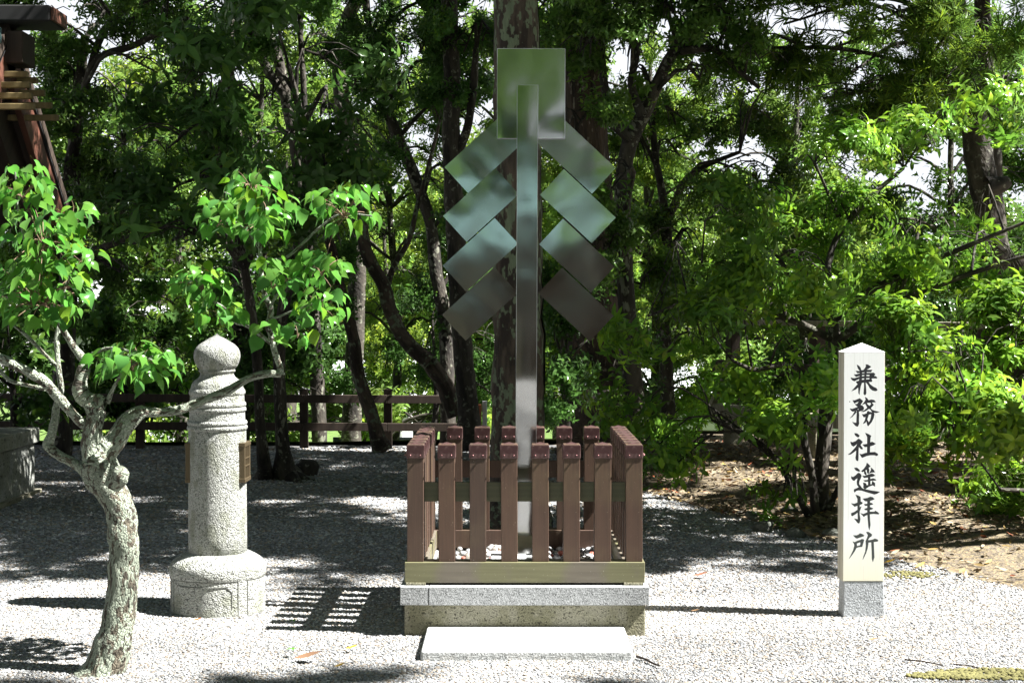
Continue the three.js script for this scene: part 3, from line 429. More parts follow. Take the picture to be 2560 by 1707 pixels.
// ---------------------------------------------------------------- small gnarled tree with lichen bark
{
  const Z = 6.2, base = P(252, 1692, Z), tr = thing('gnarled_tree', 'small crooked tree with lichen-crusted trunk and broad heart-shaped leaves', 'tree'), g = new GB();
  const L = (pts, z0, z1, seg, rough = 0.13, step = 0.02, freq = 16) => { const st = stemOf(pts, z0, z1 - z0); g.limb(st, seg, rough, step, freq, 3); return st; };
  const trunk = L([[240, 1712, 66], [250, 1692, 55], [278, 1620, 47], [292, 1560, 42], [302, 1500, 39], [308, 1400, 37], [307, 1345, 39], [303, 1300, 36], [293, 1258, 37], [274, 1225, 37], [258, 1192, 46], [243, 1155, 42]], Z, Z + 0.05, 30, 0.11);
  const stub = L([[280, 1215, 20], [300, 1188, 24], [296, 1172, 14]], Z - 0.06, Z - 0.1, 14);
  L([[245, 1165, 38], [229, 1117, 27], [236, 1060, 22], [236, 1030, 22], [228, 1008, 22]], Z + 0.04, Z + 0.05, 20);
  L([[262, 1008, 12], [240, 1005, 20], [214, 998, 21], [200, 980, 19], [200, 950, 15], [208, 925, 16], [212, 905, 13], [200, 890, 11], [184, 868, 9], [160, 830, 7], [128, 775, 5.5], [98, 721, 5], [70, 640, 4], [43, 515, 3], [36, 430, 2]], Z + 0.05, Z + 0.1, 14, 0.16);
  L([[214, 1064, 11], [190, 1045, 12], [149, 997, 14], [115, 960, 13], [86, 940, 13], [34, 911, 11], [-20, 890, 11], [-70, 880, 9]], Z + 0.05, Z - 0.2, 12, 0.2);
  L([[225, 1180, 20], [189, 1160, 13], [149, 1140, 13], [120, 1116, 13], [130, 1080, 12], [136, 1050, 11], [140, 1014, 10], [152, 976, 9], [144, 920, 6.5], [141, 853, 6], [150, 780, 4], [165, 700, 3]], Z + 0.06, Z + 0.15, 12, 0.22);
  L([[142, 915, 5], [110, 885, 4.5], [84, 858, 4.5], [60, 835, 4], [30, 812, 3]], Z + 0.12, Z + 0.1, 8);
  L([[112, 972, 5], [70, 964, 5], [23, 951, 5], [-10, 918, 5], [-40, 900, 4]], Z + 0.05, Z + 0.1, 8);
  L([[240, 1175, 40], [256, 1135, 30], [290, 1092, 25], [318, 1052, 23], [350, 1030, 17], [372, 1030, 11], [402, 1031, 9.5], [440, 1026, 10], [466, 1019, 11], [515, 998, 11], [564, 979, 10.5], [597, 960, 10], [633, 941, 10], [669, 933, 9], [701, 934, 9]], Z + 0.02, Z + 0.35, 14, 0.17);
  L([[704, 938, 8], [697, 910, 8], [687, 883, 8], [681, 859, 7.5], [676, 836, 7], [670, 815, 7], [677, 779, 8], [664, 744, 7], [654, 706, 6], [651, 653, 6], [649, 614, 5], [649, 572, 4], [657, 520, 3], [652, 470, 2]], Z + 0.35, Z + 0.25, 10, 0.16);
  for (const s of [[[652, 662, 4], [690, 650, 4], [718, 641, 4], [760, 605, 4], [790, 576, 3], [850, 535, 3], [930, 540, 2]], [[676, 858, 5], [640, 830, 5], [610, 812, 4], [588, 806, 4], [560, 770, 3], [530, 750, 3], [480, 690, 2]], [[670, 780, 4], [690, 740, 3], [740, 700, 3], [800, 660, 2]], [[672, 800, 4], [700, 790, 3], [750, 770, 3], [810, 750, 2]], [[649, 620, 4], [610, 570, 3], [560, 540, 2]], [[650, 560, 3], [600, 500, 3], [560, 480, 2]], [[671, 822, 4], [690, 818, 3], [722, 816, 2], [740, 826, 2]]]) L(s, Z + 0.3, Z + 0.2, 7);
  for (const s of [[[212, 905, 8], [240, 880, 5], [290, 870, 4], [350, 890, 3], [420, 915, 2]], [[268, 1005, 7], [280, 975, 5], [300, 940, 4], [330, 910, 3], [380, 890, 2]], [[128, 775, 4], [160, 720, 3], [190, 660, 2]], [[98, 721, 4], [60, 700, 3], [20, 720, 2]], [[70, 640, 3], [110, 600, 3], [160, 570, 2]]]) L(s, Z + 0.08, Z - 0.05, 7);
  const prof = (t) => t < 0.12 ? 0.55 + t * 3 : t < 0.45 ? 0.9 + 0.1 * Math.sin((t - 0.12) / 0.33 * Math.PI / 2) : Math.pow(1 - (t - 0.45) / 0.55, 1.4);
  const lg = [0, 1, 2, 3].map((k) => { const q = new GB(); q.leaf(V(0, 0, 0), V(0, 0, 1), V(0, 1, 0), 1, 0.62 + 0.06 * k, [1, 1, 1], { n: 7, droop: 0.5 + 0.3 * k, fold: 0.12 + 0.1 * (k % 2), prof }); const a = q.v(-0.008, 0, -0.35), b = q.v(0.008, 0, -0.35), c = q.v(0, 0, 0.02); q.c.push(2, 1, 1, 2, 1, 1, 2, 1, 1); q.f(a, b, c); return q.geo(); });
  const R = rng(31), leaves = [];
  const cl = [[625, 455, 72, 34, 26], [540, 550, 48, 48, 24], [668, 540, 78, 66, 52], [860, 522, 98, 60, 48], [800, 670, 58, 42, 30], [500, 705, 74, 42, 32], [550, 785, 62, 40, 28], [805, 765, 66, 40, 26], [680, 700, 55, 60, 26], [742, 835, 32, 26, 9], [665, 835, 26, 36, 7], [55, 470, 62, 70, 46], [105, 590, 104, 60, 52], [100, 730, 118, 88, 120], [330, 912, 110, 50, 84], [175, 545, 60, 36, 16], [210, 640, 40, 30, 12]];
  for (const [x, y, rx, ry, n] of cl) for (let i = 0; i < n * 1.5; i++) {
    const a = R() * 6.28, r = Math.sqrt(R()), ox = Math.cos(a) * r, oy = Math.sin(a) * r, zz = Z + 0.2 - (x < 420 ? 0.15 : 0) + (R() - 0.55) * 0.5 * Math.sqrt(Math.max(0, 1 - r * r * 0.7));
    const p = P(x + ox * rx, y + oy * ry - 10, zz), yaw = Math.atan2(ox + (R() - 0.5) * 1.3, R() - 0.35), pit = -0.1 + R() * 1.2 + Math.max(0, oy) * 0.2;
    const q = new THREE.Quaternion().setFromEuler(new THREE.Euler(pit, yaw, (R() - 0.5) * 1.9, 'YXZ')), s = 0.046 + R() * 0.042;
    const yv = R(), c = yv < 0.08 ? [1.5, 1.15, 0.5] : [0.85 + R() * 0.35, 0.85 + R() * 0.35, 0.8 + R() * 0.4]; leaves.push([s + (Z - zz) * 0.02, p, q, s, c, i % 4]);
  }
  const tw = new GB(); for (const [x, y, rx, ry, n] of cl) { const c = P(x, y + ry * 0.35, Z + 0.2 - (x < 420 ? 0.15 : 0)), near = leaves.filter(([, p]) => p.distanceTo(c) < rx * Z / F * 1.15); for (let i = 0; i < near.length; i += 3) { const e = near[i][1], m = c.clone().lerp(e, 0.55).add(V((R() - 0.5) * 0.03, 0.015, (R() - 0.5) * 0.03)); tw.limb([[c, 0.0026], [m, 0.002], [e, 0.001]], 5, 0.1, 0.03); } }
  mesh('trunk', g.geo(), MT.lichen, tr); mesh('twigs', tw.geo(), mat({ color: rgb(0.2, 0.13, 0.08), roughness: 0.8 }), tr).userData.kind = 'stuff';
  leaves.sort((a, b) => b[0] - a[0]);
  const tints = [[1, 1, 1], [1.25, 1.12, 0.9], [0.7, 0.78, 0.8], [1.8, 1.2, 0.5], [0.85, 0.95, 1.1], [1.1, 1.02, 0.7], [0.6, 0.68, 0.7], [1.35, 1.2, 1.1], [0.95, 0.85, 0.8]].map((c) => leafMat([0.1 * c[0], 0.27 * c[1], 0.045 * c[2]], 0.5, 0.35));
  leaves.slice(0, 300).forEach(([, p, q, s, c, k], i) => { const o = mesh('leaf', lg[k], c[2] === 0.5 ? tints[3] : tints[[0, 1, 2, 4, 5, 6, 7, 8][i % 8]], tr); o.position.copy(p); o.quaternion.copy(q); o.scale.setScalar(s); });
  const rest = leaves.slice(300); const o = inst('foliage', lg[1], leafMat([0.1, 0.28, 0.035], 0.5, 0.35), rest.map(([, p, q, s]) => M4(p, q, s)), rest.map((l) => rgb(...l[4])), tr, 'stuff');
}
// ---------------------------------------------------------------- small gabled shrine on its stone base, left edge
{
  const X = -3.86, ZR = -11.56, sh = thing('gabled_shrine', 'dark wooden gabled shrine on a grey stone base at the left edge', 'shrine', [X, 0, ZR]);
  mesh('stone_base', box(2.4, 0.42, 1.36, 0.01), mat({ map: rep(T.concrete, 1), color: rgb(1.1, 1.2, 1.45), roughness: 0.9 }), sh, [-1.2, 0.2, 0]);
  mesh('base_slab', box(2.46, 0.12, 1.44, 0.012), mat({ map: rep(T.concrete, 1), color: rgb(1.2, 1.3, 1.5), roughness: 0.85 }), sh, [-1.2, 0.475, 0]);
  mesh('footing_lip', box(2.44, 0.045, 1.46, 0.006), MT.concrete, sh, [-1.18, 0.014, 0]);
  for (const s of [-1, 1]) {
    const L = 2.05, a = 0.745 * s, side = new THREE.Group();
    const slope = (name, w, h, l, m, x, off, down = 0) => { const o = mesh(name, box(w, h, l, 0.006), m, sh); const c = 3.56 - down; o.position.set(x, c - Math.sin(0.745) * (l / 2) + off * Math.cos(0.745), -s * (Math.cos(0.745) * (l / 2) + off * Math.sin(0.745)) * 1); o.rotation.x = -s * -1 * -0.745 * -1; o.rotation.x = s * -0.745; return o; };
    slope('roof_slope', 2.5, 0.1, L, MT.wood, -1.18, 0.07);
    slope('barge_board', 0.05, 0.24, L, MT.redwood, 0.03, -0.12);
    slope('inner_board', 0.05, 0.3, L, MT.wood, -0.1, -0.3);
    slope('roof_edge', 0.06, 0.035, L + 0.02, MT.dark, 0.04, 0.03);
    for (let k = 0; k < 4; k++) { const l = 0.28 + 0.13 * k, y = 3.6 - 0.12 - 0.02 - Math.sin(0.745) * l - 0.02; mesh('barge_peg', box(0.42, 0.045, 0.05, 0.006), MT.tanwood, sh, [0.0 + 0.035 * k + (s < 0 ? 0.02 : 0), y, -s * Math.cos(0.745) * l * 0.62 - s * 0.02]); }
  }
  mesh('ridge_beam', box(2.6, 0.24, 0.3, 0.01), MT.wood, sh, [-1.11, 3.46, 0]); mesh('ridge_cap', box(3.0, 0.12, 0.42, 0.012), MT.dark, sh, [-1.09, 3.7, 0]);
  mesh('ridge_end', box(0.02, 0.1, 0.36, 0.004), MT.redwood, sh, [0.421, 3.7, 0]); mesh('tie_beam', box(2.5, 0.12, 0.12, 0.006), MT.teal, sh, [-1.18, 3.52, 0.32]);
  for (const z of [-0.5, 0.5]) mesh('post', box(0.15, 1.9, 0.15, 0.008), MT.wood, sh, [-0.5, 1.47, z]);
  mesh('wall_panel', box(1.6, 1.8, 1.0, 0.01), MT.wood, sh, [-1.4, 1.44, 0]); mesh('gable_panel', box(0.05, 1.0, 0.9, 0.005), MT.wood, sh, [-0.45, 2.7, 0]);
}
// ---------------------------------------------------------------- dark rail fence along the back
{
  const fz = 16.05, f = thing('rail_fence', 'dark two-rail wooden fence along the back of the gravel', 'fence', [-2.4, 0, -fz]);
  const X = (px) => (px - 1280) * fz / F + 2.4, xs = [-60, 130, 345, 560, 757, 968, 1180];
  for (const px of xs) mesh('post', box(0.085, 0.68, 0.085, 0.006), MT.wood, f, [X(px), 0.3, -0.05]);
  for (let i = 0; i < xs.length - 1; i++) for (const [y, dy] of [[0.555, 0], [0.26, 0.01]]) { const a = X(xs[i]), b = X(xs[i + 1]); const r = mesh('rail', box(b - a - 0.004, 0.085, 0.05, 0.004), MT.wood, f, [(a + b) / 2, y - i * 0.004, 0.025]); r.rotation.z = -0.002; }
  const m = thing('marker_post', 'slim orange and white marker post at the end of the rail fence', 'post', [(1203 - 1280) * 15.9 / F, 0, -15.9]);
  mesh('orange_stake', box(0.04, 0.5, 0.04, 0.004), mat({ color: rgb(0.45, 0.14, 0.06), roughness: 0.6 }), m, [-0.02, 0.24, 0]); mesh('white_stake', box(0.05, 0.53, 0.03, 0.004), mat({ color: rgb(0.75, 0.76, 0.78), roughness: 0.5 }), m, [0.035, 0.26, -0.02]);
}
// ---------------------------------------------------------------- timber fence on concrete feet, right
{
  const A = V(2.15, 0, -15.4), B = V(5.3, 0, -8.9), f = thing('timber_fence', 'old heavy timber fence on pale concrete feet behind the osmanthus', 'fence', [A.x, 0, A.z]), dir = B.clone().sub(A), len = dir.length(), ang = Math.atan2(-dir.z, dir.x);
  f.rotation.y = ang; const n = 6;
  for (let i = 0; i < n; i++) { const x = len * (i + 0.12) / (n - 0.76), w = V(A.x + Math.cos(ang) * x, 0, A.z - Math.sin(ang) * x), y = gy(w.x, w.z); mesh('concrete_foot', box(0.14, 0.34, 0.14, 0.008), MT.concrete, f, [x, y + 0.13, 0]); mesh('post', box(0.11, 1.05, 0.11, 0.008), MT.wood, f, [x, y + 0.79, 0]); }
  for (const [y, w, h, m] of [[0.42, 0.16, 0.11, MT.palewood], [0.86, 0.1, 0.12, MT.wood], [1.3, 0.2, 0.05, MT.palewood]]) for (let i = 0; i < 3; i++) mesh('beam', box(len / 3 - 0.004, h, w, 0.006), m, f, [len * (i + 0.5) / 3, y + 0.06, y > 1.2 ? 0 : 0.09]);
  mesh('back_board', box(len * 0.5, 0.34, 0.04, 0.004), MT.wood, f, [len * 0.75, 1.13, -0.08]);
  const b = mesh('brace', box(0.62, 0.05, 0.06, 0.005), MT.palewood, f, [0.2, 0.75, 0.16]); b.rotation.z = 0.95;
}
// ---------------------------------------------------------------- houses of the lower garden
function house(name, label, x, z, w, d, y0, ye, yr, wallM) {
  const h = thing(name, label, 'house', [x, y0, z]);
  mesh('wall', box(w, ye - y0, d, 0.01), wallM, h, [0, (ye - y0) / 2, 0]);
  const nb = Math.floor((ye - y0) / 0.12); for (let i = Math.max(0, nb - 14); i < nb; i++) mesh('siding_board', box(w + 0.012, 0.108, 0.03, 0.004), wallM, h, [0, 0.06 + i * 0.12, d / 2 + 0.012]);
  mesh('eave', box(w + 0.6, 0.1, d + 0.6, 0.01), MT.roofpale, h, [0, ye - y0 + 0.05, 0]);
  const g = new GB(), a = w / 2 + 0.4, b = d / 2 + 0.4, y1 = ye - y0 + 0.102, y2 = yr - y0, v = [[-a, y1, -b], [a, y1, -b], [a, y1, b], [-a, y1, b], [-a, y2, 0], [a, y2, 0]].map((q) => g.v(...q));
  for (const t of [[v[3], v[2], v[5]], [v[3], v[5], v[4]], [v[1], v[0], v[4]], [v[1], v[4], v[5]], [v[0], v[3], v[4]], [v[2], v[1], v[5]], [v[0], v[1], v[2]], [v[0], v[2], v[3]]]) g.f(...t);
  const gg = g.geo(false).toNonIndexed(); gg.computeVertexNormals(); const r = mesh('roof', gg, MT.roofpale, h);
  for (let i = 1; i < 9; i++) { const s = mesh('roof_rib', box(w + 0.8, 0.03, 0.03, 0.004), MT.roofpale, r); const t = i / 9; s.position.set(0, lerp(y1, y2, t) + 0.01, lerp(b, 0, t)); }
  for (const k of [-0.3, 0.3]) { const q = mesh('window', box(0.9, 0.7, 0.05, 0.006), MT.glass, h, [k * w, (ye - y0) * 0.62, d / 2 + 0.03]); mesh('frame', box(1.0, 0.06, 0.07, 0.005), wallM, q, [0, -0.38, 0.01]); }
  return h;
}
house('white_house', 'white sided house seen low between the trunks right of the enclosure', 4.0, -27, 3.4, 3.4, -2.7, -0.1, 0.6, MT.wall);
house('pale_roofed_house', 'pale-roofed house seen low behind the slender trunks left of the pole', -2.5, -29, 1.0, 3, -2.8, -0.2, 0.5, MT.wall);
house('bright_house', 'bright pale house glimpsed through foliage right of the shrine', -8.0, -31, 1.6, 3, -2.8, 1.0, 2.1, mat({ color: rgb(0.4, 0.42, 0.42) }));
// ---------------------------------------------------------------- trees
const DENSE = 2.2, AREA = { broad: 0.05, long: 0.083, osm: 0.043, needle: 0.04, fine: 0.042, camellia: 0.07 };
function tree(name, label, stems, blobs, { kind = 'broad', m = LM.broad, bark = MT.darkbark, seed = 1, lai = 5, seg = 10, rough = 0.09, limbs = 30, r0 = 0.026, cat = 'tree', ...o } = {}) {
  const t = thing(name, label, cat), g = new GB(), all = [];
  for (const [pts, Z, dz = 0] of stems) { const st = Array.isArray(pts[0]) && typeof pts[0][0] === 'number' ? stemOf(pts, Z, dz) : pts; g.limb(st, seg, rough, 0.1, 7, seed, o.ridge ?? 0); const cv = new THREE.CatmullRomCurve3(st.map((q) => q[0])); for (let i = 0; i <= 14; i++) all.push([cv.getPoint(i / 14), lerp(st[0][1], st[st.length - 1][1], i / 14)]); }
  limbsTo(g, all, blobs, seed, r0, limbs);
  mesh('trunk', g.geo(), bark, t);
  const s = o.size ?? 1; crown(t, kind, m, blobs.map(([c, r, d]) => [c, r, Math.max(3, Math.round(DENSE * d * lai * Math.PI * r.x * r.y / AREA[kind] / s / s))]), seed + 500, o);
  return t;
}
const mstem = (...q) => q.map(([x, y, z, r]) => [V(x, y, z), r]);
// a: the trunk right behind the monument
tree('tall_tree', 'tall straight tree with lichened trunk right behind the steel pole', [[[[1297, 1352, 92], [1298, 1320, 76], [1296, 1200, 68], [1296, 1000, 64], [1294, 700, 60], [1292, 300, 57], [1288, 0, 55], [1286, -300, 50], [1284, -700, 40]], 10]],
  [mb(-1.2, 5.6, -10.7, 1.3, 0.7, 1.0, 1), mb(1.4, 5.5, -10.4, 1.3, 0.7, 1.0, 1), mb(0.3, 6.4, -11.2, 1.3, 0.7, 1.0, 1), mb(2.7, 5.9, -10.1, 1.2, 0.7, 0.9, 1), mb(0, 7.2, -10, 1.3, 0.8, 0.9, 1), mb(3.7, 6.6, -10.0, 1.1, 0.6, 0.8, 0.9), mb(-2.5, 5.0, -11, 1.2, 0.6, 0.9, 1), mb(1.6, 7.1, -9.8, 1.2, 0.6, 0.7, 0.8)],
  { bark: MT.green, seed: 11, seg: 22, rough: 0.07, ridge: 0.12, lai: 1.6 });
// b: the big dark cedar
tree('cedar_tree', 'massive dark cedar with flared shaggy base behind the right half of the enclosure', [[[[1510, 1108, 125], [1502, 1070, 100], [1492, 980, 78], [1482, 850, 66], [1472, 600, 60], [1458, 300, 55], [1448, 0, 50], [1440, -400, 42]], 13.2]],
  [mb(0.4, 5.4, -13.2, 1.3, 0.7, 1, 1), mb(2.2, 5.7, -12.6, 1.3, 0.7, 1, 1), mb(3.4, 6.3, -12.3, 1.2, 0.7, 1, 1), mb(1.2, 6.8, -13.8, 1.3, 0.8, 1, 1), mb(4.6, 6.8, -12.5, 1.2, 0.7, 1, 0.9), mb(2.6, 7.2, -14.2, 1.2, 0.7, 1, 1), pb(1390, 160, 12.4, 60, 60, 0.4, 0.35), pb(1450, 60, 12.2, 90, 60, 0.5, 0.8)],
  { kind: 'fine', m: LM.dark, bark: MT.cedar, seed: 12, seg: 26, rough: 0.06, ridge: 0.22, lai: 4 });
// c: forked limb tree
tree('spreading_tree', 'spreading tree with a thick forked limb beside the dark cedar', [[[[1600, 1095, 30], [1585, 980, 24], [1568, 760, 22], [1556, 520, 21], [1572, 360, 20], [1608, 288, 19], [1640, 215, 16], [1672, 150, 14], [1712, 100, 13], [1800, 10, 11], [1880, -120, 8]], 12.6, -0.3], [[[1606, 290, 14], [1588, 245, 11], [1578, 200, 10], [1590, 150, 9], [1600, 60, 7]], 12.35], [[[1700, 128, 12], [1745, 122, 11], [1790, 122, 9], [1835, 165, 7], [1900, 220, 5]], 12.3], [[[1570, 350, 12], [1530, 280, 11], [1510, 200, 10], [1505, 110, 8]], 12.4]],
  [pb(1340, 30, 12, 90, 60, 0.6, 1), pb(1520, 40, 11.8, 100, 55, 0.6, 1), pb(1570, 140, 11.6, 80, 55, 0.5, 0.7), pb(1690, 40, 12, 110, 60, 0.6, 1), pb(1820, 60, 12, 110, 60, 0.6, 1), pb(1900, 150, 12, 90, 60, 0.5, 0.7), pb(1620, 215, 12.4, 70, 45, 0.4, 0.35), pb(1450, 130, 11.6, 70, 50, 0.4, 0.6), pb(1750, 200, 12.2, 60, 40, 0.5, 0.4), mb(3.2, 4.9, -12, 1.2, 0.5, 1, 1), mb(1.8, 4.6, -12, 1.2, 0.5, 1, 1), pb(1440, 330, 12, 70, 70, 0.3, 0.35), pb(1530, 470, 12, 60, 90, 0.3, 0.4), pb(1510, 620, 12, 70, 80, 0.3, 0.6)],
  { m: LM.broad, seed: 13, lai: 4.2, kind: 'broad', size: 0.85, yellow: 0.15 });
// d: fine leaved tree with a Y fork
tree('forked_tree', 'fine-leaved tree with a high Y-shaped fork right of the cedar', [[[[1672, 1100, 22], [1668, 950, 17], [1664, 750, 15], [1668, 620, 14], [1664, 545, 14]], 14.6], [[[1664, 550, 12], [1654, 470, 10], [1640, 400, 9], [1632, 310, 8], [1625, 230, 6]], 14.6], [[[1666, 548, 12], [1688, 510, 11], [1702, 470, 10], [1722, 442, 9], [1770, 412, 7], [1850, 380, 5]], 14.6, -0.2]],
  [pb(1620, 400, 14.4, 70, 50, 0.5, 0.6), pb(1715, 300, 14.6, 70, 45, 0.5, 0.7), pb(1700, 390, 14.8, 90, 40, 0.5, 0.5), pb(1690, 620, 14.2, 90, 60, 0.5, 0.7), pb(1790, 460, 14.2, 80, 45, 0.5, 0.7), pb(1890, 440, 14, 90, 60, 0.5, 0.7), pb(1930, 300, 14.4, 90, 55, 0.5, 0.7), pb(1850, 260, 14.6, 60, 30, 0.4, 0.4), pb(1600, 720, 14.2, 90, 70, 0.5, 0.9), pb(1760, 740, 14.4, 110, 70, 0.5, 0.9), pb(2010, 230, 14.4, 70, 60, 0.5, 0.7)],
  { kind: 'fine', m: LM.broad, seed: 14, lai: 3.6, yellow: 0.25 });
// e: narrow-leaved tree, upper right
tree('narrow_leaved_tree', 'big narrow-leaved tree with a knotted trunk at the upper right', [[[[2490, 1010, 52], [2490, 840, 46], [2490, 690, 42], [2474, 520, 38], [2452, 410, 37], [2436, 290, 34], [2410, 120, 28], [2380, -80, 20]], 13.4], [[[2470, 470, 30], [2502, 462, 22], [2524, 452, 14]], 13.2], [[[2530, 1000, 30], [2536, 800, 26], [2548, 640, 22]], 13.9]],
  [pb(1960, 60, 12.6, 100, 70, 0.6, 0.9), pb(1860, 20, 12.8, 90, 40, 0.5, 0.8), pb(2010, 10, 12.6, 90, 40, 0.5, 0.8), pb(1830, 120, 12.9, 80, 40, 0.5, 0.6), pb(2470, 160, 12.4, 80, 45, 0.5, 0.8), pb(2130, 180, 12.7, 90, 40, 0.5, 0.7), pb(2080, 120, 12.6, 110, 60, 0.6, 0.8), pb(2200, 50, 12.6, 120, 60, 0.6, 0.9), pb(2330, 130, 12.4, 110, 70, 0.6, 0.9), pb(2460, 70, 12.4, 110, 70, 0.6, 0.9), pb(2540, 210, 12.4, 60, 80, 0.6, 0.8), pb(2210, 215, 12.6, 100, 45, 0.5, 0.7), pb(2400, 240, 12.4, 100, 50, 0.5, 0.8), pb(2060, 245, 12.8, 80, 50, 0.5, 0.6), pb(2310, 270, 12.6, 80, 40, 0.5, 0.5), mb(5.6, 5.6, -13.6, 1.2, 0.6, 1, 0.7)],
  { kind: 'needle', m: LM.needle, seed: 15, lai: 3.0, yellow: 0.3, bark: MT.darkbark, seg: 16 });
// f: the osmanthus
{
  const Z = 10.8, blobs = [[2420, 285, 115, 36], [2320, 365, 120, 36], [2170, 330, 120, 40], [2040, 420, 130, 42], [1920, 480, 120, 42], [1800, 540, 110, 40], [2130, 560, 150, 42], [1960, 610, 150, 46], [2250, 600, 120, 40], [2480, 545, 95, 36], [2380, 640, 140, 40], [2510, 680, 80, 44], [2250, 730, 150, 40], [2080, 690, 130, 42], [1880, 720, 130, 44], [1730, 660, 110, 40], [1640, 810, 120, 30], [1760, 860, 120, 36], [1900, 850, 110, 40], [2010, 920, 90, 50], [1600, 1000, 70, 36], [1720, 1110, 90, 40], [1570, 1075, 70, 36], [1800, 1075, 90, 44], [1680, 1170, 60, 30], [1850, 1000, 100, 50], [1900, 1130, 100, 55], [1640, 1120, 60, 36], [1960, 1230, 50, 36], [1990, 780, 110, 44]];
  const R = rng(16), bl = blobs.map(([x, y, rx, ry]) => pb(x, y, Z - 0.2 + (R() - 0.5) * 1.3 - (x < 1800 && y > 760 && y < 900 ? 0.7 : 0), rx, ry * 0.62, 0.45, y > 960 ? 1.0 : 1.15));
  const st = [[[[2048, 1308, 26], [2052, 1250, 21], [2056, 1150, 19], [2070, 1000, 18], [2088, 860, 16], [2082, 790, 14]], Z], [[[2084, 800, 12], [2150, 742, 10], [2250, 690, 9], [2360, 640, 7], [2480, 590, 5], [2590, 545, 4]], Z, -0.5], [[[2084, 860, 11], [2180, 790, 10], [2330, 720, 8], [2500, 660, 6], [2600, 630, 4]], Z, -0.6], [[[2082, 800, 12], [2068, 700, 10], [2090, 600, 8], [2170, 500, 7], [2260, 420, 5]], Z, 0.3], [[[2080, 800, 10], [2010, 730, 8], [1940, 640, 7], [1860, 560, 5]], Z, 0.2], [[[2086, 850, 10], [1980, 800, 8], [1860, 770, 7], [1740, 750, 5], [1620, 790, 3]], Z, -0.5], [[[2040, 1300, 13], [2030, 1180, 10], [2010, 1090, 9], [2022, 990, 8], [2035, 930, 7]], Z - 0.1], [[[2030, 1305, 10], [1990, 1230, 9], [1950, 1160, 8], [1890, 1100, 6], [1780, 1050, 4]], Z - 0.15, -0.3], [[[2056, 1308, 8], [2110, 1200, 7], [2180, 1130, 6], [2300, 1080, 4]], Z, -0.4], [[[2035, 950, 8], [1960, 910, 7], [1890, 925, 6], [1830, 900, 4]], Z - 0.1, -0.3]];
  const t = tree('osmanthus_tree', 'wide low multi-stemmed osmanthus with arching sprays behind the white sign post', st, bl, { kind: 'osm', m: LM.osm, seed: 16, lai: 3.4, yellow: 0.25, up: 0.1, r0: 0.03 });
  // the young sprays at the front, leaf by leaf
  const q = new GB(); q.leaf(V(0, 0, 0), V(0, 0, 1), V(0, 1, 0), 1, 0.33, [1, 1, 1], { n: 5, droop: 1.0, fold: 0.2, prof: (u) => Math.sin(Math.PI * Math.pow(u, 0.85)) }); const lg = q.geo(), ms = [[0.16, 0.26, 0.03], [0.22, 0.3, 0.04], [0.1, 0.23, 0.03]].map((c) => leafMat(c, 0.45, 0.5));
  for (const [x, y, k, z] of [[1630, 850, 7, 9.6], [1680, 875, 8, 9.6], [1740, 895, 8, 9.6], [1790, 910, 8, 9.6], [1855, 880, 6, 9.8], [1900, 915, 5, 9.8], [1960, 840, 8, 9.8], [2020, 840, 6, 9.8], [2080, 860, 7, 9.8], [2130, 560, 6, 9.9], [1980, 570, 7, 9.9], [2040, 680, 6, 9.9], [2160, 380, 8, 10], [2230, 400, 6, 10], [2400, 520, 7, 10], [2500, 500, 7, 10], [2330, 640, 6, 10], [2480, 650, 6, 10], [1900, 780, 6, 9.8], [2000, 670, 5, 9.9], [2420, 300, 6, 10.2], [2520, 300, 5, 10.2], [1850, 560, 5, 10], [1760, 830, 6, 9.7], [2290, 560, 5, 10]]) {
    const c = P(x, y, z); for (let i = 0; i < k; i++) { const o = mesh('leaf', lg, ms[i % 3], t); o.position.set(c.x + (R() - 0.5) * 0.12, c.y + (R() - 0.5) * 0.06, c.z + (R() - 0.5) * 0.12); o.quaternion.setFromEuler(new THREE.Euler(-0.5 + R() * 0.8, i * 2.4 + R(), (R() - 0.5) * 0.5, 'YXZ')); o.scale.setScalar(0.06 + R() * 0.03); }
  }
}
// bright shrub at the right edge
tree('glossy_shrub', 'sunlit glossy evergreen shrub filling the right edge beside the sign post', [[mstem([4.1, 0, -10.2, 0.05], [4.0, 0.7, -10.1, 0.04], [3.7, 1.2, -10, 0.02])], [mstem([4.1, 0, -10.2, 0.045], [3.5, 0.5, -10, 0.03], [3.0, 0.75, -9.9, 0.015])], [mstem([4.1, 0.1, -10.2, 0.04], [3.6, 0.3, -9.7, 0.03], [3.1, 0.35, -9.6, 0.012])]],
  [[2270, 880, 80, 40], [2380, 905, 110, 42], [2490, 880, 80, 42], [2300, 1000, 100, 40], [2420, 1040, 110, 46], [2520, 980, 60, 50], [2450, 1160, 90, 46], [2530, 1230, 60, 46], [2350, 960, 100, 36], [2480, 1100, 90, 40], [2300, 1075, 70, 36], [2540, 820, 50, 40], [2380, 1110, 80, 40], [2260, 950, 50, 40], [2500, 1250, 80, 40]].map(([x, y, rx, ry], i) => pb(x, y, 9.9 + (i % 3) * 0.25, rx, ry * 0.7, 0.35, 1)), { kind: 'osm', m: LM.osm, seed: 17, lai: 7, yellow: 0.35, up: 0.2, r0: 0.02, cat: 'shrub', size: 1.1 });
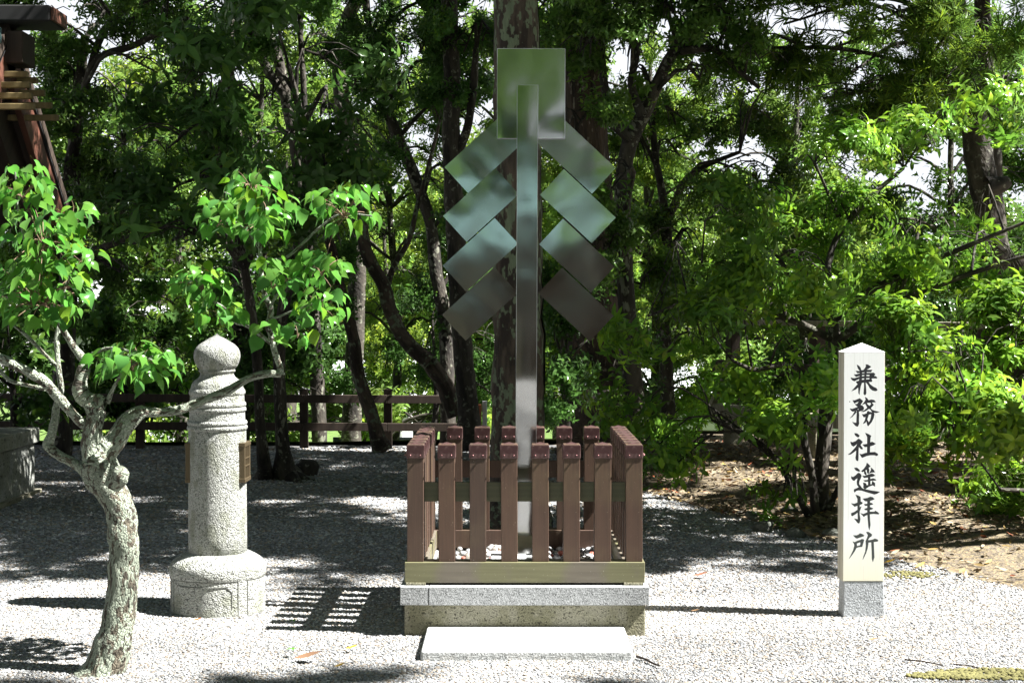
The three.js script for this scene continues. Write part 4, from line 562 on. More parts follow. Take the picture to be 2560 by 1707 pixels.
// g: left tree with long leaves
tree('twin_trunk_tree', 'long-leaved evergreen with twin trunks and spreading roots behind the stone pillar', [[[[716, 1206, 50], [712, 1180, 30], [706, 1120, 19], [700, 1000, 16], [698, 850, 15], [722, 700, 14], [756, 560, 13], [766, 420, 12], [748, 280, 9], [720, 160, 6]], 13.3, -1.4], [[[664, 1204, 32], [660, 1170, 18], [650, 1060, 13], [640, 880, 12], [606, 640, 11], [560, 440, 8], [520, 300, 5]], 13.3, -1.6], [[[730, 1195, 26], [765, 1205, 14], [800, 1212, 8], [830, 1214, 3]], 13.2, -0.2], [[[725, 1190, 20], [748, 1213, 12], [765, 1222, 5]], 13.1, -0.3], [[[690, 1190, 20], [640, 1206, 12], [610, 1212, 4]], 13.3, -0.1], [[[755, 1190, 34], [770, 1168, 30], [772, 1150, 20]], 13.5]],
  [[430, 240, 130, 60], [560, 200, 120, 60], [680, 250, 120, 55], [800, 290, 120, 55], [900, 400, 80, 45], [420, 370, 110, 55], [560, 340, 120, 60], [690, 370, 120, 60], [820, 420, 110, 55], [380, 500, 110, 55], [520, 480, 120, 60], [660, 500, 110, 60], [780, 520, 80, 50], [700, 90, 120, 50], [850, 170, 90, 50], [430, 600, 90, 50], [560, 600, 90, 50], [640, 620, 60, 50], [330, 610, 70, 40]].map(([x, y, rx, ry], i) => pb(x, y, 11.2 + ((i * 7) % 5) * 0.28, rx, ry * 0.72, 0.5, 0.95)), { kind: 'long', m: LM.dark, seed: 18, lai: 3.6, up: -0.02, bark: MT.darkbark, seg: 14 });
// h: slender trees
tree('curved_tree', 'slender pale-barked tree whose trunk curves to the right at its foot', [[[[1075, 905, 20], [1045, 884, 19], [1000, 830, 18], [975, 780, 18], [958, 712, 17], [924, 650, 16], [903, 566, 15], [902, 470, 14], [900, 430, 14], [882, 350, 12], [860, 240, 9]], 15.4], [[[965, 718, 9], [985, 665, 8], [1022, 600, 7], [1042, 520, 6], [1075, 400, 5], [1100, 300, 4]], 15.4, 0.3], [[[1140, 1040, 24], [1110, 960, 22], [1072, 904, 20]], 15.5]],
  [pb(930, 350, 15.6, 60, 40, 0.4, 0.4), pb(1090, 300, 15.6, 90, 50, 0.5, 0.6), pb(880, 230, 15.4, 80, 50, 0.5, 0.7), pb(1120, 170, 15.6, 80, 50, 0.5, 0.8)], { kind: 'broad', size: 0.8, m: LM.dark, bark: MT.green, seed: 19, lai: 3.4 });
tree('leaning_tree', 'slender tree leaning right with dark crown left of the steel plates', [[[[1120, 1130, 22], [1118, 960, 18], [1110, 790, 17], [1090, 680, 16], [1076, 560, 15], [1034, 435, 15], [985, 320, 14], [940, 180, 12], [920, 60, 10], [905, -120, 8]], 16.3]],
  [pb(1000, 60, 16, 110, 55, 0.6, 0.9), pb(1120, 60, 16, 100, 60, 0.6, 0.9), pb(880, 70, 16, 90, 60, 0.6, 0.8), pb(1180, 200, 16.2, 70, 60, 0.5, 0.7), pb(1170, 300, 16.2, 70, 50, 0.5, 0.6), pb(1030, 250, 16.2, 80, 36, 0.5, 0.7), pb(1160, 430, 16, 60, 50, 0.4, 0.5), pb(1160, 560, 16, 70, 60, 0.5, 0.6), pb(1080, 640, 16.4, 60, 40, 0.4, 0.4), pb(1150, 690, 16.4, 80, 50, 0.5, 0.7), mb(-1.8, 6, -16, 1.4, 0.7, 1, 1), mb(-0.3, 6.2, -15.6, 1.4, 0.7, 1, 1), mb(1.2, 6.6, -15.6, 1.3, 0.7, 1, 1)], { kind: 'broad', size: 0.8, m: LM.dark, bark: MT.darkbark, seed: 20, lai: 3.6 });
tree('thick_dark_tree', 'thick dark trunk standing just left of the steel plates', [[[[1180, 1125, 34], [1168, 1000, 26], [1150, 800, 24], [1138, 560, 24], [1128, 380, 23], [1130, 200, 21], [1124, 60, 20], [1120, -200, 16]], 15.2], [[[1132, 400, 14], [1165, 330, 11], [1182, 230, 10], [1190, 120, 8]], 15.2]],
  [pb(1240, 120, 15, 60, 60, 0.4, 0.7), pb(1160, 130, 15, 80, 50, 0.5, 0.8), pb(1050, 130, 15, 80, 30, 0.5, 0.6), mb(-0.8, 5.2, -14.6, 1.2, 0.6, 1, 1), mb(0.6, 5.4, -14.4, 1.2, 0.6, 1, 1), mb(-2.2, 5.2, -14.2, 1.2, 0.6, 1, 1)], { kind: 'fine', m: LM.dark, seed: 21, lai: 3.8 });
tree('white_footed_tree', 'thin tree with a sunlit pale foot beside the rail fence', [[[[955, 1118, 26], [944, 1092, 20], [930, 1040, 18], [896, 940, 17], [880, 830, 16], [852, 730, 15], [832, 640, 13], [800, 520, 11], [780, 420, 8]], 15.6, -0.5]], [pb(760, 640, 15, 80, 60, 0.5, 0.6), pb(850, 600, 15.2, 60, 60, 0.4, 0.4), pb(820, 760, 15.4, 70, 50, 0.4, 0.5)], { kind: 'broad', size: 0.8, m: LM.dark, bark: MT.green, seed: 22, lai: 3.6 });
tree('double_limbed_tree', 'dark tree with two long limbs crossing the top left of the picture', [[[[800, 1130, 20], [790, 900, 17], [775, 700, 16], [742, 400, 15], [715, 250, 14], [690, 130, 13], [640, 40, 12], [600, -40, 10]], 17.2], [[[715, 250, 10], [660, 160, 11], [628, 80, 11], [600, 0, 9]], 17.1], [[[752, 460, 8], [760, 260, 8], [752, 120, 7], [748, 0, 6]], 17.2]],
  [pb(600, 60, 17, 120, 60, 0.6, 0.8), pb(740, 40, 17, 110, 50, 0.6, 0.8), pb(480, 40, 17, 100, 50, 0.6, 0.7), pb(640, 150, 17.2, 90, 40, 0.5, 0.5), pb(840, 110, 17.2, 90, 50, 0.5, 0.6), mb(-3.6, 5.6, -16.5, 1.4, 0.7, 1, 1)], { kind: 'broad', m: LM.broad, seed: 23, lai: 3.4 });
// i: back left evergreen
tree('shaded_evergreen', 'dense shaded evergreen behind the shrine with long bare side branches', [[[[150, 1140, 30], [160, 900, 26], [170, 700, 24], [176, 500, 22], [190, 300, 18], [210, 100, 12]], 15.2], [[[175, 545, 12], [250, 520, 11], [320, 480, 10], [390, 440, 7]], 15, -0.5], [[[185, 330, 10], [240, 150, 9], [330, 115, 9], [400, 80, 7], [470, 45, 5]], 15, -0.4], [[[170, 640, 10], [250, 620, 9], [330, 590, 8], [380, 560, 5]], 15], [[[190, 300, 8], [270, 60, 10], [380, -10, 9]], 15]],
  [[90, 50, 110, 50], [250, 30, 110, 40], [210, 110, 80, 30], [330, 120, 70, 26], [400, 60, 70, 40], [60, 160, 100, 70], [180, 210, 90, 70], [150, 330, 110, 60], [60, 330, 90, 60], [280, 400, 90, 50], [60, 480, 100, 60], [180, 480, 110, 60], [310, 530, 70, 45], [180, 620, 110, 60], [60, 640, 90, 70], [300, 680, 60, 40], [390, 180, 60, 40], [350, 30, 90, 40], [460, 130, 60, 40]].map(([x, y, rx, ry], i) => pb(x, y, 14.6 + ((i * 3) % 4) * 0.35, rx, ry, 0.5, 0.75)).concat([mb(-5, 5.4, -14, 1.4, 0.7, 1, 0.8)]), { kind: 'broad', m: LM.dark, seed: 24, lai: 4, size: 0.85, yellow: 0.25 });
// shrubs along the back
const shrub = (label, Z, list, o) => { const c = list[0], base = P(c[0], 1040, Z); tree('evergreen_shrub', label, [[mstem([base.x, gy(base.x, -Z) - 0.02, -Z, 0.05], [base.x + 0.05, 0.5, -Z, 0.035], [P(c[0], c[1], Z).x, P(c[0], c[1], Z).y, -Z, 0.012])]], list.map(([x, y, rx, ry, dz = 0, d = 0.9]) => pb(x, y, Z + dz, rx, ry, 0.5, d)), { cat: 'shrub', r0: 0.025, m: LM.dark, lai: 4.2, ...o }); };
shrub('dark leafy shrub left of the stone pillar beyond the rail fence', 17, [[300, 840, 110, 70], [200, 950, 110, 60], [420, 900, 90, 60, 0.3], [120, 850, 90, 70], [330, 980, 100, 50], [420, 760, 80, 50, 0.4], [30, 930, 90, 80], [40, 780, 90, 70], [350, 1060, 120, 36], [180, 1060, 110, 36], [480, 1000, 60, 60]], { seed: 31, kind: 'camellia' });
shrub('dark leafy shrub between the pillar and the curved tree beyond the fence', 17.3, [[610, 760, 90, 60], [560, 860, 80, 70], [700, 860, 90, 60], [640, 940, 110, 50], [780, 900, 80, 60, 0.3], [740, 760, 70, 50], [520, 720, 60, 50], [600, 1040, 90, 34, 0, 0.7], [800, 1000, 50, 40, 0, 0.6]], { seed: 32, kind: 'broad' });
shrub('dark leafy shrub under the steel plates beyond the fence', 17, [[1080, 790, 80, 50], [1160, 820, 80, 60], [1060, 890, 70, 45, 0.3, 0.6], [1180, 920, 70, 60], [1100, 960, 70, 40, 0, 0.6], [1230, 850, 60, 70], [1250, 1000, 50, 50]], { seed: 33, kind: 'broad' });
shrub('dark leafy shrub growing round the foot of the cedar', 12.2, [[1400, 760, 50, 70], [1420, 880, 60, 60], [1385, 960, 40, 50], [1430, 1000, 40, 40], [1500, 830, 40, 50, 0, 0.4], [1560, 900, 50, 60, 0.3, 0.7], [1570, 1020, 50, 36, 0.3, 0.7], [1420, 660, 60, 60, 0, 0.7]], { seed: 34, kind: 'broad', size: 0.85 });
shrub('dark hedge shrub behind the shrine base at the left edge', 13.6, [[20, 860, 60, 70], [60, 960, 60, 60], [-40, 960, 60, 80], [120, 1010, 50, 40, 0.5], [10, 760, 70, 60, 0.5]], { seed: 35, kind: 'camellia' });
shrub('dark leafy shrub under the right trees before the timber fence', 14.6, [[2180, 830, 100, 50], [2300, 800, 90, 50], [2070, 900, 90, 60], [1960, 960, 100, 50], [1840, 930, 60, 50, 0.4, 0.6], [2420, 800, 80, 40]], { seed: 36, kind: 'broad' });
// sunny shrubs and trees of the lower garden
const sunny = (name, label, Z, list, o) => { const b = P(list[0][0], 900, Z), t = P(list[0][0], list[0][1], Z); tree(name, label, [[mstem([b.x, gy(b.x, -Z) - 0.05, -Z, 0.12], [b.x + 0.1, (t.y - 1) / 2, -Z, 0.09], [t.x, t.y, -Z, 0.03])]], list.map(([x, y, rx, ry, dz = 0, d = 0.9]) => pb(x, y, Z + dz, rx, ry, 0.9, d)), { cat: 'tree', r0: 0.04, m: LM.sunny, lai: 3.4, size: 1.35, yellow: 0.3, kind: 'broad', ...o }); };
sunny('sunlit_tree', 'bright sunlit tree in the lower garden right of the shrine roof', 25, [[440, 520, 70, 60], [500, 640, 80, 60], [430, 700, 70, 50], [380, 820, 90, 60], [470, 930, 110, 60], [520, 780, 70, 60], [300, 930, 100, 60], [420, 1040, 140, 50]], { seed: 41 });
sunny('sunlit_tree', 'bright sunlit tree in the lower garden behind the curved trunk', 26, [[960, 600, 80, 60], [1020, 700, 80, 50], [860, 620, 70, 60], [920, 800, 90, 50], [1040, 800, 80, 50], [850, 480, 60, 40], [820, 900, 100, 50], [980, 960, 110, 50], [1090, 900, 80, 60]], { seed: 42, kind: 'fine' });
sunny('sunlit_shrub', 'bright low shrub showing under the rails left of the enclosure', 20, [[900, 1070, 120, 36], [1050, 1060, 110, 40], [1150, 1030, 80, 44], [780, 1080, 110, 34], [640, 1085, 100, 30], [1220, 1070, 60, 30]], { seed: 43, cat: 'shrub' });
sunny('sunlit_shrub', 'bright low shrub showing under the rails behind the stone pillar', 20.5, [[440, 1085, 120, 34], [300, 1090, 120, 30], [540, 1075, 90, 34], [160, 1095, 110, 26]], { seed: 44, cat: 'shrub' });
sunny('sunlit_tree', 'bright sunlit tree between the pole and the cedar', 24, [[1380, 960, 60, 60], [1360, 860, 50, 60], [1390, 1050, 60, 40], [1300, 900, 60, 60]], { seed: 45, kind: 'fine' });
sunny('sunlit_tree', 'bright sunlit tree between the cedar and the forked tree', 23, [[1640, 740, 70, 50], [1620, 860, 70, 40, 0, 0.6], [1740, 850, 80, 50, 0, 0.6], [1780, 990, 90, 50, 0, 0.7], [1600, 620, 60, 60], [1720, 660, 80, 60, 0, 0.6], [1880, 1060, 90, 40], [1900, 900, 90, 60]], { seed: 46, kind: 'fine' });
sunny('sunlit_tree', 'bright sunlit tree behind the knotted trunk at the far right', 22, [[2380, 690, 90, 60], [2300, 760, 90, 50], [2540, 720, 60, 60], [2200, 700, 80, 50, 0, 0.6], [2440, 780, 80, 40], [2100, 760, 80, 50]], { seed: 47, kind: 'fine' });
// far wood
const far = (label, x, z, h, w, seed, o) => { const R = rng(seed), bl = []; const n = 14; for (let i = 0; i < n; i++) { const t = i / (n - 1), y = -1.5 + h * (0.25 + 0.75 * t), rr = w * (0.55 + 0.45 * Math.sin(Math.PI * (0.25 + 0.7 * t))); bl.push(mb(x + (R() - 0.5) * rr * 1.5, y, z + (R() - 0.5) * rr, rr * 0.55, h * 0.11, rr * 0.5, 0.8)); } tree('distant_tree', label, [[mstem([x, gy(x, z) - 0.1, z, 0.25], [x + 0.1, h * 0.4, z, 0.18], [x, h * 0.75, z, 0.06])]], bl, { seed, size: 2.6, lai: 2.6, kind: 'broad', m: LM.broad, yellow: 0.3, r0: 0.06, ...o }); };
[['distant tree at the far left behind the shrine roof', -13.5, -38, 10, 3], ['distant tree behind the sunlit tree near the shrine', -8.6, -37, 8.5, 3], ['distant tree behind the long-leaved evergreen', -5.4, -36, 8.6, 2.6], ['lower distant tree seen behind the curved trunk', -2.6, -38, 4.8, 2.4], ['distant tree behind the steel plates', 0.2, -38, 6.5, 2.6], ['distant tree behind the cedar trunk', 3.0, -36, 7, 2.4], ['distant tree behind the forked tree', 5.6, -38, 5.2, 2.4], ['distant tree behind the left of the osmanthus crown', 8.0, -37, 6, 2.4], ['distant tree behind the right of the osmanthus crown', 10.6, -38, 5.0, 2.4], ['distant tree at the far right behind the knotted trunk', 13.4, -36, 8.5, 2.8]].forEach(([l, x, z, h, w], i) => far(l, x, z, h, w, 60 + i, i % 3 === 1 ? { kind: 'fine', size: 3, m: LM.sunny } : {}));
// a wood beyond it all that reads as one mass
{ const t = new THREE.Group(), R = rng(90), bl = []; for (let i = 0; i < 90; i++) { const x = -34 + i * 0.76 + R() - 0.5; bl.push([V(x, -1.5 + R() * 5.2, -50 - R() * 6), V(1.8, 1.3, 1.5), 26]); } const o = crown(scene, 'broad', LM.broad, bl, 91, { size: 5, yellow: 0.3, name: 'far_wood' }); tag(o, 'far wood closing the view beyond the lower garden', 'wood', null, 'stuff'); }
// trees standing just outside the picture, whose shade falls into it
tree('shade_tree', 'tall tree on the right whose crown shades the earth behind the sign post', [[mstem([6.4, 0, -11.5, 0.22], [6.3, 2.5, -11.4, 0.19], [6.2, 5, -11.2, 0.14], [6.1, 7, -11, 0.06])]], [mb(7.6, 6.8, -10.8, 0.9, 0.5, 0.6, 0.5), mb(7.4, 5.4, -12.2, 1.2, 0.6, 1, 0.9), mb(6.6, 7.4, -13.6, 1.3, 0.7, 1, 1), mb(7.6, 6.4, -14.6, 1.3, 0.7, 1, 1), mb(5.2, 6.2, -14.6, 1.3, 0.7, 1, 1)], { seed: 71, lai: 4 });
tree('court_tree', 'tall tree beside the court whose high branches dapple the gravel', [[mstem([9.2, 0, -4.3, 0.25], [9.0, 4, -4.4, 0.2], [8.6, 7.4, -4.6, 0.12], [7.8, 9, -4.8, 0.05])]], [mb(6.3, 8.5, -4.75, 0.45, 0.25, 0.3, 0.6), mb(5.4, 8.6, -4.8, 0.5, 0.25, 0.3, 0.5), mb(8.6, 9.2, -4.2, 1.3, 0.7, 1.0, 1)], { seed: 72, lai: 3.4, r0: 0.03 });
// high canopy: crowns of tall trees standing among the others, above the picture
const canopy = (label, tx, tz, x0, x1, z0, z1, n, seed, o) => { const R = rng(seed), bl = []; for (let i = 0; i < n; i++) bl.push(mb(lerp(x0, x1, R()), (o.y0 ?? 4.9) + R() * (o.yh ?? 2.4) + Math.max(0, -tz - 12) * 0.12, lerp(z0, z1, R()), 0.95, 0.45, 0.8, 0.75)); return tree('canopy_tree', label, [[mstem([tx, gy(tx, tz) - 0.05, tz, 0.12], [tx + 0.1, 2.5, tz, 0.1], [tx, 5, tz, 0.08], [(x0 + x1) / 2, 6.4, (z0 + z1) / 2, 0.05])]], bl, { seed, lai: 2.3, m: LM.dark, ...o }); };
canopy('tall dark-stemmed tree partly hidden behind the right steel plates', 0.62, -14.6, 0.2, 3.4, -9.2, -12.4, 18, 201, { lai: 2 });
canopy('tall slim tree standing close behind the knotted trunk at the upper right', 4.62, -14.9, 3.8, 5.6, -13.2, -14.4, 6, 202, {});
canopy('tall dark-stemmed tree in the shade left of the stone pillar', -3.2, -17.4, -2.2, 1.8, -12.4, -14.6, 13, 203, { lai: 1.8 });
canopy('tall dark-stemmed tree behind the twin-trunk evergreen', -1.95, -18.2, 1.0, 5, -12.6, -14.6, 13, 204, { lai: 1.8 });
canopy('tall tree on the right whose low branches shade the middle of the gravel', 6.6, -8.7, 0.7, 4.4, -8.15, -9.3, 20, 205, { lai: 1.8 });
{ const R = rng(301), bl = []; for (let i = 0; i < 34; i++) bl.push(mb(2.6 + R() * 8.5, 6.6 + R() * 2.6, -2.6 + R() * 8.2, 1.2, 0.6, 1.0, 0.8)); tree('court_shade_tree', 'great spreading tree over the near court on the right, mirrored high in the steel', [[mstem([8.4, 0, 1.2, 0.32], [8.2, 3, 1.1, 0.27], [7.6, 6, 0.9, 0.2], [6.2, 7.4, 0.6, 0.09])]], bl, { seed: 302, lai: 2.6, m: LM.broad, r0: 0.05 }); }
canopy('low-branched tree on the right shading the gravel between enclosure and sign post', 7.4, -8.9, 3.9, 5.0, -8.4, -9.1, 8, 206, { lai: 2.6, y0: 4.8, yh: 0.8 });
// dark trees closing the view at the middle distance
const GAPS = [[290, 150, 80, 55], [420, 215, 60, 40], [958, 165, 75, 50], [1015, 335, 55, 45], [1072, 415, 50, 70], [1828, 200, 70, 40], [1740, 365, 60, 45], [1880, 340, 60, 40], [2330, 470, 100, 65], [2495, 455, 40, 60], [2200, 120, 60, 30], [460, 560, 60, 60], [480, 690, 70, 60], [980, 620, 70, 60], [1010, 730, 60, 60], [930, 960, 120, 50], [1080, 990, 60, 40], [1640, 740, 60, 40], [1660, 950, 70, 50], [2420, 720, 90, 40], [1690, 1060, 60, 40], [1590, 480, 40, 60], [1380, 950, 40, 60], [800, 1040, 80, 30]];
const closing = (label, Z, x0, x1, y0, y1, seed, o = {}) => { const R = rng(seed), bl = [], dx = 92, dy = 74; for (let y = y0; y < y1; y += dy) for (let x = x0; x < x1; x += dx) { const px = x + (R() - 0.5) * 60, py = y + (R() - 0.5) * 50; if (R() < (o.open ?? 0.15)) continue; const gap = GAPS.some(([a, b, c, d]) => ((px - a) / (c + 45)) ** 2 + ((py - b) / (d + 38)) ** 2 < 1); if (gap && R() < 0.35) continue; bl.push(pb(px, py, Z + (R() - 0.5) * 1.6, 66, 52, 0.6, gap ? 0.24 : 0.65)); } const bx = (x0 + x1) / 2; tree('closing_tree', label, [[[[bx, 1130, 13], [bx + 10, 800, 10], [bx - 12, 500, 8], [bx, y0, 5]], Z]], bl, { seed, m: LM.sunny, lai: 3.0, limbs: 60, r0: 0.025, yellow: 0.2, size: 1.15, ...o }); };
closing('dark tree filling the view between shrine roof and long-leaved evergreen', 20.8, 150, 480, 250, 1000, 211, { kind: 'camellia', m: LM.broad });
closing('dark tree filling the view behind the long-leaved evergreen', 21.2, 480, 840, 60, 1000, 212, {});
closing('dark tree filling the view behind the curved and leaning trunks', 21.6, 840, 1130, 30, 980, 213, { kind: 'fine', open: 0.22 });
closing('dark tree filling the view behind the steel monument', 21.0, 1130, 1440, 0, 1060, 214, { kind: 'broad' });
closing('dark tree filling the view between cedar and osmanthus', 20.6, 1440, 1820, 60, 1060, 215, { kind: 'fine', open: 0.22 });
closing('dark tree filling the view behind the osmanthus crown', 19.8, 1820, 2180, 120, 1060, 216, { kind: 'broad' });
closing('dark tree filling the view at the right edge behind the knotted trunk', 20.2, 2180, 2600, 60, 1000, 217, { kind: 'broad', open: 0.2, m: LM.broad });
// ---------------------------------------------------------------- what the steel mirrors: the hall and trees across the court
{
  const h = thing('worship_hall', 'dark timber hall with a green copper roof across the court, mirrored in the steel', 'hall', [0, 0, 15]);
  const hw = mat({ map: T.wood, color: rgb(1.5, 1.55, 1.6), roughness: 0.8 });
  mesh('wall', box(24, 3.0, 0.2, 0.02), hw, h, [0, 1.5, 1.6]); mesh('stone_base', box(25, 0.5, 3, 0.03), MT.concrete, h, [0, 0.2, 1.2]);
  for (let i = 0; i < 9; i++) mesh('column', new THREE.CylinderGeometry(0.16, 0.17, 2.7, 16), MT.wood, h, [-10 + i * 2.5, 1.75, -0.2]);
  for (let i = 0; i < 8; i++) mesh('screen_panel', box(1.9, 1.9, 0.06, 0.01), i % 2 ? MT.palewood : hw, h, [-8.75 + i * 2.5, 1.5, 1.45]);
  const r = mesh('roof', box(27, 0.16, 2.3, 0.03), MT.teal, h, [0, 3.3, 0.5]); r.rotation.x = -0.62; for (let i = 0; i < 40; i++) mesh('roof_seam', box(0.05, 0.06, 2.3, 0.01), MT.teal, r, [-13.2 + i * 0.675, 0.1, 0]);
  mesh('eave_beam', box(26.5, 0.24, 0.2, 0.02), MT.wood, h, [0, 2.72, -0.6]);
}
[[1.9, 9.5, 3.0, 8, 'slim tree before the hall, mirrored at the right of the steel'], [-1.9, 12, 3.0, 8, 'slim tree before the hall, mirrored at the left of the steel'], [0.4, 13.2, 4.2, 9, 'slim tree close to the hall, mirrored up the middle of the steel']].forEach(([x, z, y0, y1, l], i) => { const R = rng(180 + i), bl = []; for (let k = 0; k < 9; k++) bl.push(mb(x + (R() - 0.5) * 2.6, y0 + R() * (y1 - y0), z + (R() - 0.5) * 1.6, 0.7, 0.45, 0.6, 0.8)); tree('slim_tree', l, [[mstem([x, 0, z, 0.09], [x + 0.1, y0, z, 0.07], [x, y1, z, 0.02])]], bl, { seed: 190 + i, lai: 3, m: LM.sunny, kind: 'broad', size: 1.4 }); });
[[-11, -3], [-10, 4], [-11, 10], [13, -1], [13, 6], [12, 12]].forEach(([x, z], i) => { const R = rng(150 + i), bl = []; for (let k = 0; k < 14; k++) bl.push(mb(x + (R() - 0.5) * 3.4, 2 + R() * (x > 0 ? 6 : 9), z + (R() - 0.5) * 5, 1.6, 1.2, 1.6, 0.8)); tree('court_edge_tree', (x > 0 ? 'broad tree at the right side of the court, ' : 'broad tree at the left side of the court, ') + ['nearest the gravel', 'midway back', 'beside the hall'][i % 3], [[mstem([x, 0, z, 0.3], [x, 4, z, 0.24], [x, 8, z, 0.08])]], bl, { seed: 160 + i, size: 2.2, lai: 2.6, m: LM.broad, r0: 0.08 }); });
[[-9, 21], [-4.5, 20], [0.5, 21], [4.5, 20], [9, 21], [-14, 20]].forEach(([x, z], i) => { const R = rng(120 + i), bl = []; for (let k = 0; k < 36; k++) bl.push(mb(x + (R() - 0.5) * 6.4, 2.5 + R() * (9 + 3 * R()), z + (R() - 0.5) * 3, 1.3, 0.9, 1.1, 0.8)); tree('grove_tree', ['tall grove tree behind the hall roof, second from the left end', 'tall grove tree behind the hall roof, third from the left end', 'tall grove tree rising behind the middle of the hall roof', 'tall grove tree behind the hall roof, right of the middle one', 'tall grove tree behind the right end of the hall roof', 'tall grove tree behind the left end of the hall roof'][i], [[mstem([x, 0, z, 0.3], [x, 5, z, 0.24], [x, 11, z, 0.08])]], bl, { seed: 130 + i, size: 2.2, lai: 3.4, limbs: 12, kind: 'broad', m: LM.sunny, r0: 0.08 }); });
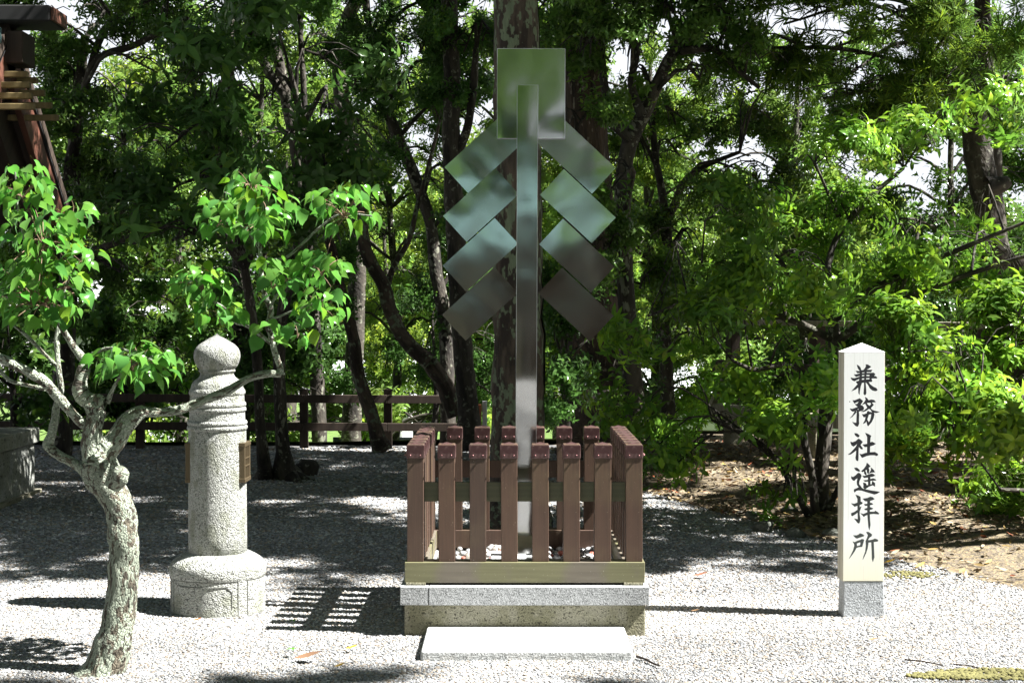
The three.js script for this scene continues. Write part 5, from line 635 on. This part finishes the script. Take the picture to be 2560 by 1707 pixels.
// ---------------------------------------------------------------- on the ground: fallen leaves, twigs, stones, moss
{
  const q = new GB(); q.leaf(V(0, 0, -0.5), V(0, 0, 1), V(0, 1, 0), 1, 0.42, [1, 1, 1], { n: 5, droop: -0.5, fold: 0.25 }); const lg = q.geo();
  const R = rng(55), ms = [], cs = [];
  for (let i = 0; i < 15000; i++) { const Z = 8.2 + R() * 7.8, x = soilEdge(Z) - 0.1 + R() ** 1.3 * 5; if (x > 0.34 * Z + 0.6 || (Z < 9.4 && R() < 0.75)) continue; ms.push(M4(V(x, gy(x, -Z) + 0.016 + R() * 0.012, -Z), new THREE.Quaternion().setFromEuler(new THREE.Euler((R() - 0.5) * 0.9, R() * 6.28, (R() - 0.5) * 1.1)), V(0.035 + R() * 0.03, 0.05, 0.045 + R() * 0.04))); const k = 0.5 + R(), h = R(); cs.push(h < 0.55 ? rgb(0.17 * k, 0.125 * k, 0.075 * k) : h < 0.85 ? rgb(0.26 * k, 0.21 * k, 0.13 * k) : h < 0.96 ? rgb(0.3 * k, 0.2 * k, 0.06 * k) : rgb(0.3 * k, 0.08 * k, 0.03 * k)); }
  tag(inst('leaf_litter', lg, mat({ roughness: 0.8, side: THREE.DoubleSide }), ms, cs, scene, 'stuff'), 'brown fallen leaves carpeting the earth under the trees', 'leaf litter', null, 'stuff');
  const fl = [[772, 1658, 0.13, 0.2, 0.11, 0.06, 'large brown fallen leaf on the gravel left of the step'], [880, 1631, 0.06, 0.5, 0.3, 0.03, 'yellow fallen leaf on the gravel between pillar and step'], [850, 1676, 0.05, 0.45, 0.28, 0.04, 'small yellow fallen leaf nearest the step'], [1755, 1449, 0.09, 0.22, 0.1, 0.06, 'russet fallen leaf on the gravel left of the sign post'], [2226, 1414, 0.07, 0.5, 0.3, 0.03, 'orange fallen leaf just right of the sign post'], [2302, 1424, 0.075, 0.6, 0.4, 0.08, 'broad yellow fallen leaf farther right of the sign post'], [493, 1562, 0.045, 0.45, 0.12, 0.03, 'orange fallen leaf before the stone pillar'], [2185, 1610, 0.05, 0.3, 0.2, 0.1, 'tan fallen leaf on the bright gravel before the sign post'], [1925, 1330, 0.07, 0.35, 0.32, 0.18, 'pale fallen leaf in the shade left of the sign post'], [1740, 1537, 0.05, 0.2, 0.12, 0.06, 'brown fallen leaf in the sign post shadow']];
  for (const [x, y, s, r, g, b, l] of fl) { const p = G(x, y), o = mesh('fallen_leaf', lg, mat({ color: rgb(r, g, b), roughness: 0.7, side: THREE.DoubleSide }), scene, [p.x, gy(p.x, p.z) + 0.02, p.z]); o.rotation.set(0.08, R() * 1.2 + 1.0, 0.1); o.scale.setScalar(s); tag(o, l, 'leaf'); }
  const twig = (pts, r, label) => { const g = new GB(); g.limb(pts.map(([x, y], i) => { const p = G(x, y); return [V(p.x, gy(p.x, p.z) + 0.012 + 0.004 * (i % 2), p.z), r * (1 - 0.12 * i)]; }), 6, 0.15, 0.02, 40); tag(mesh('twig', g.geo(), MT.wood), label, 'twig'); };
  twig([[1592, 1647], [1612, 1655], [1636, 1665], [1650, 1672]], 0.006, 'dark twig lying off the right front of the step'); twig([[2263, 1656], [2300, 1662], [2340, 1667], [2362, 1676]], 0.0035, 'thin brown twig on the gravel in the right foreground'); twig([[2385, 1668], [2420, 1673], [2450, 1678]], 0.003, 'short brown twig beside the longer one, right foreground'); twig([[2390, 1240], [2300, 1262], [2220, 1280]], 0.012, 'bare fallen branch on the earth right of the sign post');
  // shade stones round the osmanthus
  const stone = (seed) => { const g = new THREE.IcosahedronGeometry(1, 3), p = g.attributes.position; for (let i = 0; i < p.count; i++) { const x = p.getX(i), y = p.getY(i), z = p.getZ(i), k = 1 + 0.3 * noise(x * 1.2 + seed * 5, y * 1.2, z * 1.2) + 0.08 * noise(x * 4 + seed, y * 4, z * 4); p.setXYZ(i, x * k, y * k * 0.6, z * k * 0.8); } g.computeVertexNormals(); return g; };
  [[2085, 1350, 0.075, 'rounded dark stone nearest the sign post'], [1910, 1330, 0.085, 'flat dark stone left of the osmanthus foot'], [1990, 1345, 0.07, 'low dark stone midway before the osmanthus foot'], [1972, 1290, 0.06, 'small dark stone just left of the osmanthus stems'], [2070, 1285, 0.06, 'small dark stone just right of the osmanthus stems'], [1880, 1300, 0.06, 'leftmost small dark stone in the shade']].forEach(([x, y, s, l], i) => { const p = G(x, y), o = mesh('dark_stone', stone(i), mat({ map: rep(T.concrete, 1), color: rgb(0.4, 0.45, 0.5), roughness: 0.9 }), scene, [p.x, gy(p.x, p.z) + s * 0.3, p.z]); o.scale.setScalar(s); o.rotation.y = i; tag(o, l, 'stone', 'dark stones round the osmanthus'); });
  const sg = new GB(); for (let k = 0; k < 5; k++) { const a = k * 1.26; sg.leaf(V(0, 0.03, 0), V(Math.cos(a) * 0.8, 0.6, Math.sin(a) * 0.8), V(-Math.cos(a) * 0.6, 0.8, -Math.sin(a) * 0.6), 0.03, 0.012, [1, 1, 1], { n: 3, droop: 0.9 }); } const s0 = sg.v(-0.001, 0, 0), s1 = sg.v(0.001, 0, 0), s2 = sg.v(0, 0.034, 0); sg.c.push(1, 1, 1, 1, 1, 1, 1, 1, 1); sg.f(s0, s1, s2); const sgeo = sg.geo();
  [[733, 1570, 'tiny green seedling in the barred shadow of the enclosure'], [2420, 1310, 'tiny green seedling on the earth at the right'], [730, 1646, 'tiny green seedling on the sunlit gravel before the pillar']].forEach(([x, y, l]) => { const p = G(x, y); tag(mesh('seedling', sgeo, LM.near, scene, [p.x, gy(p.x, p.z) + 0.008, p.z]), l, 'plant', 'seedlings'); });
  const mm = [], mc = []; for (const [x, y, rx, rz, n] of [[2500, 1690, 0.28, 0.1, 450], [2380, 1695, 0.18, 0.06, 200], [2260, 1440, 0.2, 0.12, 130]]) { const c = G(x, y); for (let i = 0; i < n; i++) { const a = R() * 6.28, r = Math.sqrt(R()); const X = c.x + Math.cos(a) * r * rx, Zz = c.z + Math.sin(a) * r * rz; mm.push(M4(V(X, gy(X, Zz) + 0.008, Zz), quatTo(V(R() - 0.5, 1.4, R() - 0.5).normalize(), R() * 6), V(0.006 + R() * 0.006, 0.005, 0.006 + R() * 0.006))); const k = 0.7 + R() * 0.5; mc.push(rgb(0.15 * k, 0.14 * k, 0.05 * k)); } }
  tag(inst('moss', new THREE.IcosahedronGeometry(1, 1), mat({ roughness: 1 }), mm, mc, scene, 'stuff'), 'yellow-green moss patches on the sunlit gravel at the right', 'moss', null, 'stuff');
}
renderer.render(scene, camera);
